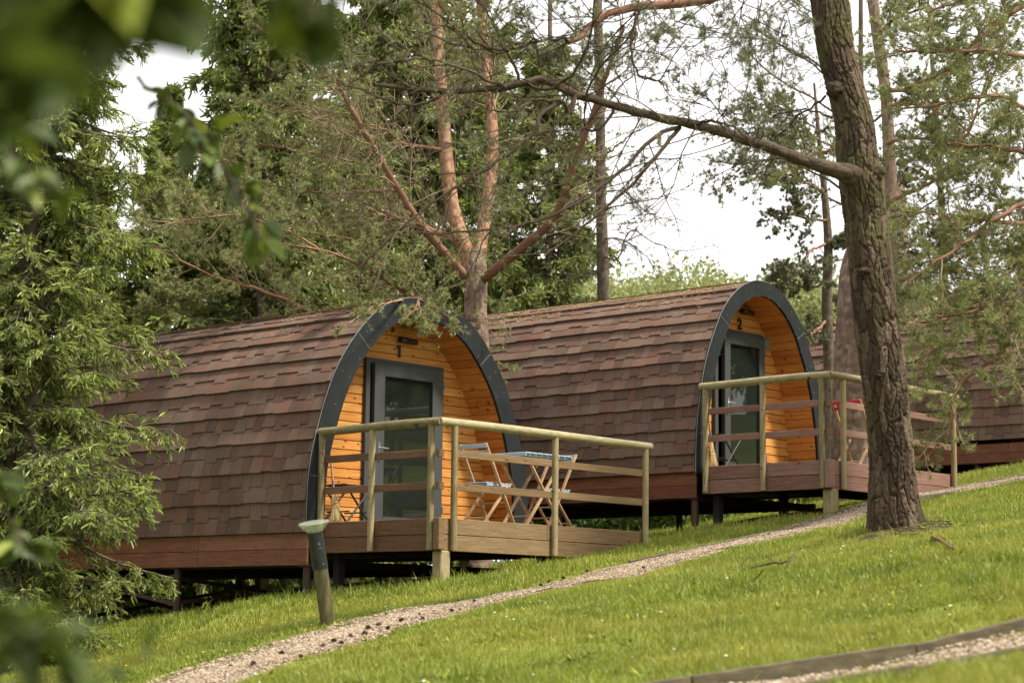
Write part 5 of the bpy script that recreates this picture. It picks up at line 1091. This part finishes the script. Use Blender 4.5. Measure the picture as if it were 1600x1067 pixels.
snag('tall straight conifer with bare drooping boughs behind the roof of pod 2', b, [(944, 540, 42, 10.5), (943, 460, 42, 9.5), (941, 380, 42, 9), (939, 300, 42, 8), (938, 200, 42, 7.5), (936, 100, 42, 7), (934, 0, 42, 6.5), (932, -150, 42, 5.5)],
     [[(941, 400, 42), (965, 405, 41.5), (985, 360, 41), (1020, 378, 40.6), (1060, 392, 40.3), (1118, 382, 40)], [(941, 362, 42), (900, 370, 41.5), (860, 360, 41), (820, 368, 40.6)], [(940, 372, 42), (975, 376, 41.5), (1010, 402, 41), (1030, 430, 40.7)], [(940, 330, 42), (980, 318, 41.4), (1030, 310, 40.9), (1090, 285, 40.5)], [(939, 285, 42), (985, 262, 41.4), (1040, 248, 40.9), (1100, 250, 40.4)], [(939, 250, 42), (980, 215, 41.4), (1030, 190, 40.9), (1090, 175, 40.4)], [(938, 215, 42), (900, 235, 41.5), (860, 275, 41), (840, 310, 40.6)], [(938, 180, 42), (975, 130, 41.4), (1020, 95, 40.8), (1065, 70, 40.4)], [(937, 140, 42), (895, 130, 41.4), (850, 150, 40.8)], [(936, 100, 42), (985, 50, 41.4), (1020, 5, 41)], [(939, 300, 42), (975, 300, 41.4), (1010, 330, 40.9), (1050, 345, 40.4)], [(941, 420, 42), (915, 432, 41.6), (880, 425, 41.2)], [(936, 80, 42), (900, 50, 41.4), (870, 20, 41)]], 51, green=.22)
b = W(1260, 600, 47); b = onground(b[0], b[1])
snag('bare twiggy conifer far behind the slim pine, its fan of thin boughs against the sky', b, [(1345, 560, 47, 6), (1345, 400, 47, 6), (1345, 250, 47, 5), (1345, 100, 47, 4), (1345, -60, 47, 3)],
     [[(1345, 260, 47), (1290, 225, 46), (1230, 195, 45), (1160, 150, 44), (1100, 90, 43.5)], [(1345, 210, 47), (1280, 160, 46), (1210, 120, 45), (1140, 60, 44.2), (1080, 40, 43.6)], [(1345, 170, 47), (1280, 110, 46), (1200, 60, 45), (1130, 10, 44)], [(1345, 300, 47), (1290, 270, 46), (1220, 250, 45), (1150, 200, 44.4), (1075, 120, 43.8)], [(1345, 120, 47), (1290, 50, 46), (1230, 0, 45)], [(1345, 330, 47), (1280, 300, 46), (1220, 225, 45.2), (1180, 160, 44.6)], [(1345, 240, 47), (1250, 190, 45.5), (1160, 180, 44.4), (1080, 160, 43.6)], [(1345, 160, 47), (1260, 90, 45.6), (1180, 60, 44.6), (1100, 60, 44)], [(1345, 290, 47), (1270, 240, 45.6), (1190, 200, 44.6), (1110, 175, 44)], [(1345, 90, 47), (1270, 20, 45.6), (1190, -20, 44.6)], [(1345, 200, 47), (1440, 150, 45.6), (1520, 130, 44.6), (1600, 60, 44)], [(1345, 280, 47), (1430, 230, 45.6), (1520, 250, 44.6), (1600, 200, 44)], [(1345, 350, 47), (1430, 330, 45.6), (1510, 290, 44.6), (1600, 300, 44)]], 52, cnt=26, tw=6, r=.028, sp=2.2, green=.14)
# ---- 5. spruces
FACE = -math.pi / 2
p = W(30, 900, 21.5); p = onground(p[0], p[1])
spruce('spruce_tree', 'nearest spruce at the left edge, its bright tips hanging over pod 1', p, 13, 1.72, .45, 61, whorl=.27, per=8, sec=26, fing=14, nd=17, nl=.017, nw=.0042, fl=.085, fresh=1.4, tr=.17, zmax=6.8, fw=.011, plane=.88)
p = W(415, 700, 38); p = onground(p[0], p[1])
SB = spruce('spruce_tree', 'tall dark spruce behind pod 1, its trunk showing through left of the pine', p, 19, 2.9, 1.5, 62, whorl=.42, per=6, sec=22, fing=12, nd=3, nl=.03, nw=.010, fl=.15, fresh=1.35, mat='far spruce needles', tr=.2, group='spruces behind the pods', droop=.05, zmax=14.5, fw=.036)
for (px, d, sc, rz, lb) in ((640, 42, 1.0, 1.0, 'dense spruce filling the gap behind the forked pine'), (850, 46, .80, 2.2, 'spruce with light tips behind pod 2, left of the straight conifer'), (560, 50, 1.05, 4.1, 'farther spruce between the tall dark one and the forked pine'),
                            (372, 46, .9, .4, 'back row spruce behind pod 1, left of the tall dark one'), (745, 52, .98, 2.9, 'back row spruce directly behind the fork of the pine'), (-40, 30, .8, 1.7, 'spruce at the far left, cut by the frame')):
    q = W(px, 700, d); copy_thing(SB, onground(q[0], q[1]), rz, (sc * (1.0 if sc > .6 else .8), sc * (1.0 if sc > .6 else .8), sc), lb)
p = W(243, 700, 40); p = onground(p[0], p[1])
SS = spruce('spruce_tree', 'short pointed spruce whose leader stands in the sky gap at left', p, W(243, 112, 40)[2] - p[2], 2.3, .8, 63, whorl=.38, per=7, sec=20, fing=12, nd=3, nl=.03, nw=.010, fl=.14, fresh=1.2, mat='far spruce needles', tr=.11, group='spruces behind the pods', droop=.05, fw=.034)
for (px, d, sc, rz, lb) in ((120, 37, .86, 5.0, 'spruce behind the nearest one at the left edge'), (188, 44, .72, 2.4, 'low spruce between the pointed spruce and the left edge trees'), (300, 47, .9, 1.1, 'spruce behind the pointed one, close left of the tall dark spruce')):
    q = W(px, 700, d); copy_thing(SS, onground(q[0], q[1]), rz, sc, lb)
# trees on the right-hand slope: out of the frame, but the door panes mirror them
for (x, y, sc, rz) in ((24, 20, .9, .3), (27, 25, .8, 1.9), (23, 29, .95, 2.7), (28, 33, .85, 4.0), (25, 31.5, .9, 1.1), (26.5, 35.5, .85, 2.2), (30, 37, .95, .2), (22, 25, .8, 3.1), (26, 28, .85, 4.4), (31, 22, .9, 5.1), (26, 38, .9, 3.3), (32, 29, 1.0, .9)):
    copy_thing(SB, onground(x, y), rz, sc, 'spruce on the right hand slope outside the view, mirrored in the door panes', 'spruces on the right hand slope')
# unseen spruces left of the view, added to keep low light off the roof sides
for (x, y, sc, rz) in ((-10, 15, .75, .4), (-13, 20, .85, 2.1), (-11.5, 10, .8, 3.6), (-15, 26, .9, 5.0), (-9, 5, .8, 1.2), (-14, 4, .9, 2.6)):
    copy_thing(SB, onground(x, y), rz, sc, 'unseen spruce beyond the left edge, added to keep low light off the roof sides', 'spruces beyond the left edge')
# ---- 6. broadleaved trees far behind, bushes under the pods
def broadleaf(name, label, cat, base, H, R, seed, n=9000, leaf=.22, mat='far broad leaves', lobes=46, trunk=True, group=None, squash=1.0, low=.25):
    rg = np.random.default_rng(seed); T = thing(name, label, cat, base, 0, group); cz = H * (.5 + low / 2)
    v = nrm(rg.normal(size=(lobes, 3))); v *= (.35 + .65 * rg.random((lobes, 1)) ** .5); C = v * np.array([R, R, H * (1 - low) / 2 * squash]) + np.array([0, 0, cz]); lr = R * (.22 + .2 * rg.random(lobes))
    i = rg.integers(0, lobes, n); u = nrm(rg.normal(size=(n, 3))); P = C[i] + u * (lr[i] * (.55 + .5 * rg.random(n)))[:, None] * np.array([1, 1, .75]); P[:, 2] = np.maximum(P[:, 2], .05)
    cr = MB(); leaf_cards(cr, P, nrm(u + rg.normal(size=u.shape) * .8 + np.array([0, 0, -.15])), leaf, .75, 0, rg)
    top = np.array([0, 0, cz]); bp = np.stack([curve(np.array([[0, 0, H * (.12 + .3 * rg.random())], (C[k] * .5 + np.array([0, 0, H * .18])), C[k]]), 7) for k in range(lobes)])
    cr.tubes(bp, taper_r(lobes, 7, .02 * R, .004 * R), 4, 1); cr.build('crown', [M[mat], M['dull branch bark']], T)
    mb = MB(); mb.tubes(np.array([[0, 0, -.3], [.02 * H, 0, H * .25], [0, .02 * H, H * .6]]), np.array([.035, .028, .012]) * H * (1 if trunk else .5), 10); mb.build('trunk', M['dull branch bark'], T); return T
FT = None
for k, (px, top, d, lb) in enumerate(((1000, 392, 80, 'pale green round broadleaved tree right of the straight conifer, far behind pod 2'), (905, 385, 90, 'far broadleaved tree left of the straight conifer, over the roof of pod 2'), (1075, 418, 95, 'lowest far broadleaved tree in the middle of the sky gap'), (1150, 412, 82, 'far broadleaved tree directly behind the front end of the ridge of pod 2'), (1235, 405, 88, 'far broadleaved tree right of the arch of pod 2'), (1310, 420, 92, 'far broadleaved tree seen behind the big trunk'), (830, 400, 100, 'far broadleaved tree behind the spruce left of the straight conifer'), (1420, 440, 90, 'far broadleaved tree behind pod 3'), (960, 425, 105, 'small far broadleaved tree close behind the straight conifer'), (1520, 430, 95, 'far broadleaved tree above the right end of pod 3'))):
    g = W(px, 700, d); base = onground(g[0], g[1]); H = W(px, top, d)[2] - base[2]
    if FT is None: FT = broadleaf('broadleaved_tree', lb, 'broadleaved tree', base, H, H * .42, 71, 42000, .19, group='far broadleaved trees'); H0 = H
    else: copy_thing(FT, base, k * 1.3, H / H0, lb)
BU = None
for k, (px, py, d, h, lb) in enumerate(((430, 925, 44, 1.5, 'light green bush seen under the floor of pod 1, right of the trunk'), (330, 930, 42, 1.7, 'light green bush seen through the braces under pod 1'), (230, 930, 40, 1.9, 'light green bush behind the left end of pod 1'), (560, 915, 46, 1.3, 'light green bush seen low under the deck of pod 1'), (1010, 820, 40, 1.3, 'dark bush behind the legs of pod 2'), (920, 830, 42, 1.1, 'bush seen between the near deck and the legs of pod 2'), (1180, 800, 44, 1.2, 'bush in the gap under the deck of pod 2'))):
    g = W(px, py, d); base = onground(g[0], g[1])
    if BU is None: BU = broadleaf('bush', lb, 'bush', base, 1.8, 1.9, 72, 9000, .11, 'bush leaves', 40, False, 'bushes behind the pods', low=.02)
    else: copy_thing(BU, base, k * 1.1, (1, 1, h / 1.8 * 1.2), lb)
b = W(385, 915, 39); b = onground(b[0], b[1])
mb = MB(); T = thing('tree_stump', 'thick grey bark trunk seen under the floor of pod 1 between two steel legs', 'tree trunk', b); bark_trunk(mb, np.array([[0, 0, -.2], [0, 0, .8], [.02, 0, 2.4]]), np.array([.36, .30, .27]), 40, 80, .08, .14, .015, 5); mb.build('trunk', M['spruce bark'], T)
# ---- 7. branches of a broadleaved tree close to the camera, out of focus
def bough(label, start, end, sag, n_tw, leafn, ll, seed, tl=.5, group='out of focus leafy branches near the camera', mat='broad leaves', spread=.9):
    rg = np.random.default_rng(seed); s = np.array(start); e = np.array(end); B = thing('leafy_branch', label, 'leafy branch', s, 0, group); pts = curve(np.array([0 * s, (e - s) * .5 + np.array([0, 0, sag]), e - s]), 16, .004, rg)[None]; L = np.linalg.norm(e - s)
    mb = MB(); mb.tubes(pts, np.linspace(.009, .003, 16)[None] * (L ** .5), 8); mb.build('stem', M['dull branch bark'], B)
    P2, D2, L2, t2, _ = spawn(pts, to_dirs(pts), np.array([L * tl]), n_tw, .1, 1, spread, .3, rg, (.4, 1), .1, .35); p2, d2 = grow(P2, D2, L2, 7, .12, np.array([0, 0, -.03]), rg); cr = MB(); cr.tubes(p2, taper_r(len(P2), 7, .004, .0015), 5, 1)
    P3, D3, L3, _, _ = spawn(p2, d2, L2, leafn, .1, 1, .9, .3, rg, (.3, .6), .2, .2); D3 = nrm(D3 + np.array([0, 0, -.35])); leaf_cards(cr, P3, D3, ll, .68, 0, rg); cr.build('foliage', [M[mat], M['dull branch bark']], B); return B
bough('dense blurred leafy branch filling the top left corner', W(-330, -260, 1.9), W(170, -40, 1.75), .02, 40, 9, .08, 81, .23)
bough('dark blurred branch running down the left edge from the top corner', W(-330, -160, 1.7), W(-25, 150, 1.6), .03, 22, 8, .075, 82, .22)
bough('blurred leafy twig hanging in front of the sky gap', W(170, -120, 3.0), W(195, 110, 2.9), .02, 6, 3, .045, 83, .16)
bough('cluster of broad leaves half in focus in front of the short pointed spruce', W(215, 120, 6.2), W(400, 360, 6.0), .08, 11, 5, .085, 84, .22)
bough('blurred branch of leaves at mid height on the left edge', W(-190, 180, 3.6), W(80, 290, 3.4), .04, 9, 4, .06, 85, .20)
bough('blurred dark needles and leaves hanging at the top left of the pine', W(440, -230, 2.2), W(505, 70, 2.1), .0, 12, 7, .05, 86, .22)
bough('bright out of focus hazel twig at the lower left edge', W(-130, 620, 5.2), W(45, 860, 5.0), .04, 11, 5, .07, 87, .22)
bough('grey green blurred branch in the bottom left corner', W(-200, 960, 2.2), W(70, 1010, 2.1), .03, 12, 6, .06, 88, .2)
bough('blurred leaves along the very bottom left of the lawn', W(-120, 1160, 2.6), W(230, 1030, 2.5), .02, 8, 3, .04, 89, .14)
bough('unseen dense leafy branches added over the camera to shade the top left corner', W(-500, -900, 1.9), W(500, -650, 2.0), .05, 40, 12, .09, 90, .5)  # out of view, added to block sky light from the corner leaves
# ---- 8. fallen wood on the lawn, needles on the roofs
g0 = ground_hit(1190, 903); F_ = thing('fallen_branch', 'dead forked branch lying on the lawn left of the big trunk', 'fallen branch', g0)
fb = [[(1126, 897), (1150, 903), (1172, 900), (1200, 897), (1224, 900), (1243, 880)], [(1172, 900), (1185, 914), (1192, 915)], [(1224, 900), (1205, 888), (1196, 889)], [(1150, 903), (1160, 893), (1172, 890)]]
mb = MB()
for l in fb: P = np.array([ground_hit(*p) for p in l]) - g0 + UPZ * np.linspace(.03, .11, len(l))[:, None]; mb.tubes(curve(P, 14, .004, rg), np.linspace(.009, .004, 14), 6)
mb.build('dead_wood', M['dull branch bark'], F_)
g1 = ground_hit(1472, 858); a, b_ = ground_hit(1457, 849) + UPZ * .05, ground_hit(1488, 868) + UPZ * .05; mb = MB(); mb.tubes(curve(np.array([a, (a + b_) / 2 + UPZ * .01, b_]) - g1, 10), np.linspace(.016, .013, 10), 8, cap=True); o = mb.build('stick', M['reddish branch bark']); o.location = g1; tag(o, 'short reddish stick lying beside the foot of the big trunk', 'stick')
rg = np.random.default_rng(99)
def litter(O, tab, hw, h, L, n, label):
    pf = Prof(tab, hw, h, 0); y = rg.random(n) * L; a = pf.L - np.abs(rg.normal(size=n)) * .36; sd = np.where(rg.random(n) < .8, -1, 1); k = (vnoise(y * 1.3, a * 4 + O[0], 5) + .25 * (a > pf.L - .45)) > .45; y, a, sd = y[k], a[k], sd[k]; n = len(y)
    x, z = pf.at(a, .024 + .012 * rg.random(n), 1); P = np.stack([hw + sd * x, y, z], 1); t = nrm(np.stack([rg.normal(size=n), rg.normal(size=n), 0 * y], 1)); sl = np.gradient(pf.q[:, 1], pf.q[:, 0] + 1e-9 * np.arange(len(pf.q))[::-1])
    x2, z2 = pf.at(np.minimum(a + .01, pf.L), .03, 1); x1, z1 = pf.at(a - .01, .03, 1); up = nrm(np.stack([sd * (x2 - x1), 0 * x1, z2 - z1], 1)); T = up * t[:, :1] + np.array([0, 1.0, 0]) * t[:, 1:2]; ln = .05 + .05 * rg.random((n, 1)); nn = nrm(np.cross(T, up)); s = np.cross(nrm(np.cross(up, [0, 1.0, 0])), T) * .004
    V = np.stack([P - s, P + s, P + T * ln + s * .6, P + T * ln - s * .6], 1).reshape(-1, 3); mb = MB(); mb.add(V, (np.arange(n) * 4)[:, None] + np.array([[0, 1, 2, 3]]), 0, np.repeat(rg.random((n, 3)), 4, 0)); o = mb.build('needle_litter', M['straw litter']); o.location = O; o.rotation_euler = (0, 0, AL); stuff(o)
litter(O1, PR1, 1.985, 2.95, 6.3, 9000, ''); litter(O2, PR2, 1.57, 2.86, 6.3, 9000, '')
# ------------------------------------------------------------------ light and sky
SUN_EL, SUN_AZ = math.radians(56), math.radians(112)       # azimuth clockwise from +Y
w = bpy.data.worlds.new('World'); SC.world = w; w.use_nodes = True; nt = w.node_tree; nt.nodes.clear()
out = nt.nodes.new('ShaderNodeOutputWorld'); bg = nt.nodes.new('ShaderNodeBackground'); sky = nt.nodes.new('ShaderNodeTexSky')
sky.sky_type = 'NISHITA'; sky.sun_disc = False; sky.sun_elevation = SUN_EL; sky.sun_rotation = SUN_AZ; sky.air_density = 1.0; sky.dust_density = 2.0
tc = nt.nodes.new('ShaderNodeTexCoord'); mp = nt.nodes.new('ShaderNodeMapping'); mp.inputs['Scale'].default_value = (1.2, 1.2, 3.2)
nz = nt.nodes.new('ShaderNodeTexNoise'); nz.inputs['Scale'].default_value = 2.2; nz.inputs['Detail'].default_value = 7; nz.inputs['Roughness'].default_value = .6
rp = nt.nodes.new('ShaderNodeValToRGB'); rp.color_ramp.elements[0].position = .30; rp.color_ramp.elements[0].color = (.72, .72, .72, 1); rp.color_ramp.elements[1].position = .62
mx = nt.nodes.new('ShaderNodeMix'); mx.data_type = 'RGBA'; mx.inputs[7].default_value = (7.8, 7.7, 7.5, 1)
nt.links.new(tc.outputs['Generated'], mp.inputs[0]); nt.links.new(mp.outputs[0], nz.inputs['Vector']); nt.links.new(nz.outputs['Fac'], rp.inputs[0]); nt.links.new(rp.outputs[0], mx.inputs['Factor'])
nt.links.new(sky.outputs[0], mx.inputs[6]); nt.links.new(mx.outputs[2], bg.inputs[0]); bg.inputs[1].default_value = .1; nt.links.new(bg.outputs[0], out.inputs[0])
ld = bpy.data.lights.new('sun', 'SUN'); ld.energy = 3.8; ld.angle = math.radians(9); ld.color = (1, .94, .82); lo = bpy.data.objects.new('sun', ld); COL.objects.link(lo)
sd = Vector((math.sin(SUN_AZ) * math.cos(SUN_EL), math.cos(SUN_AZ) * math.cos(SUN_EL), math.sin(SUN_EL))); lo.rotation_euler = sd.to_track_quat('Z', 'Y').to_euler(); lo.location = (10, -5, 30)
vs = SC.view_settings; vs.view_transform = 'Standard'; vs.look = 'None'; vs.gamma = 1; vs.use_curve_mapping = False; vs.exposure = 1.1
SC.cycles.max_bounces = 6; SC.cycles.diffuse_bounces = 3; SC.cycles.glossy_bounces = 3; SC.cycles.transmission_bounces = 4; SC.cycles.transparent_max_bounces = 6
SC.cycles.caustics_reflective = False; SC.cycles.caustics_refractive = False
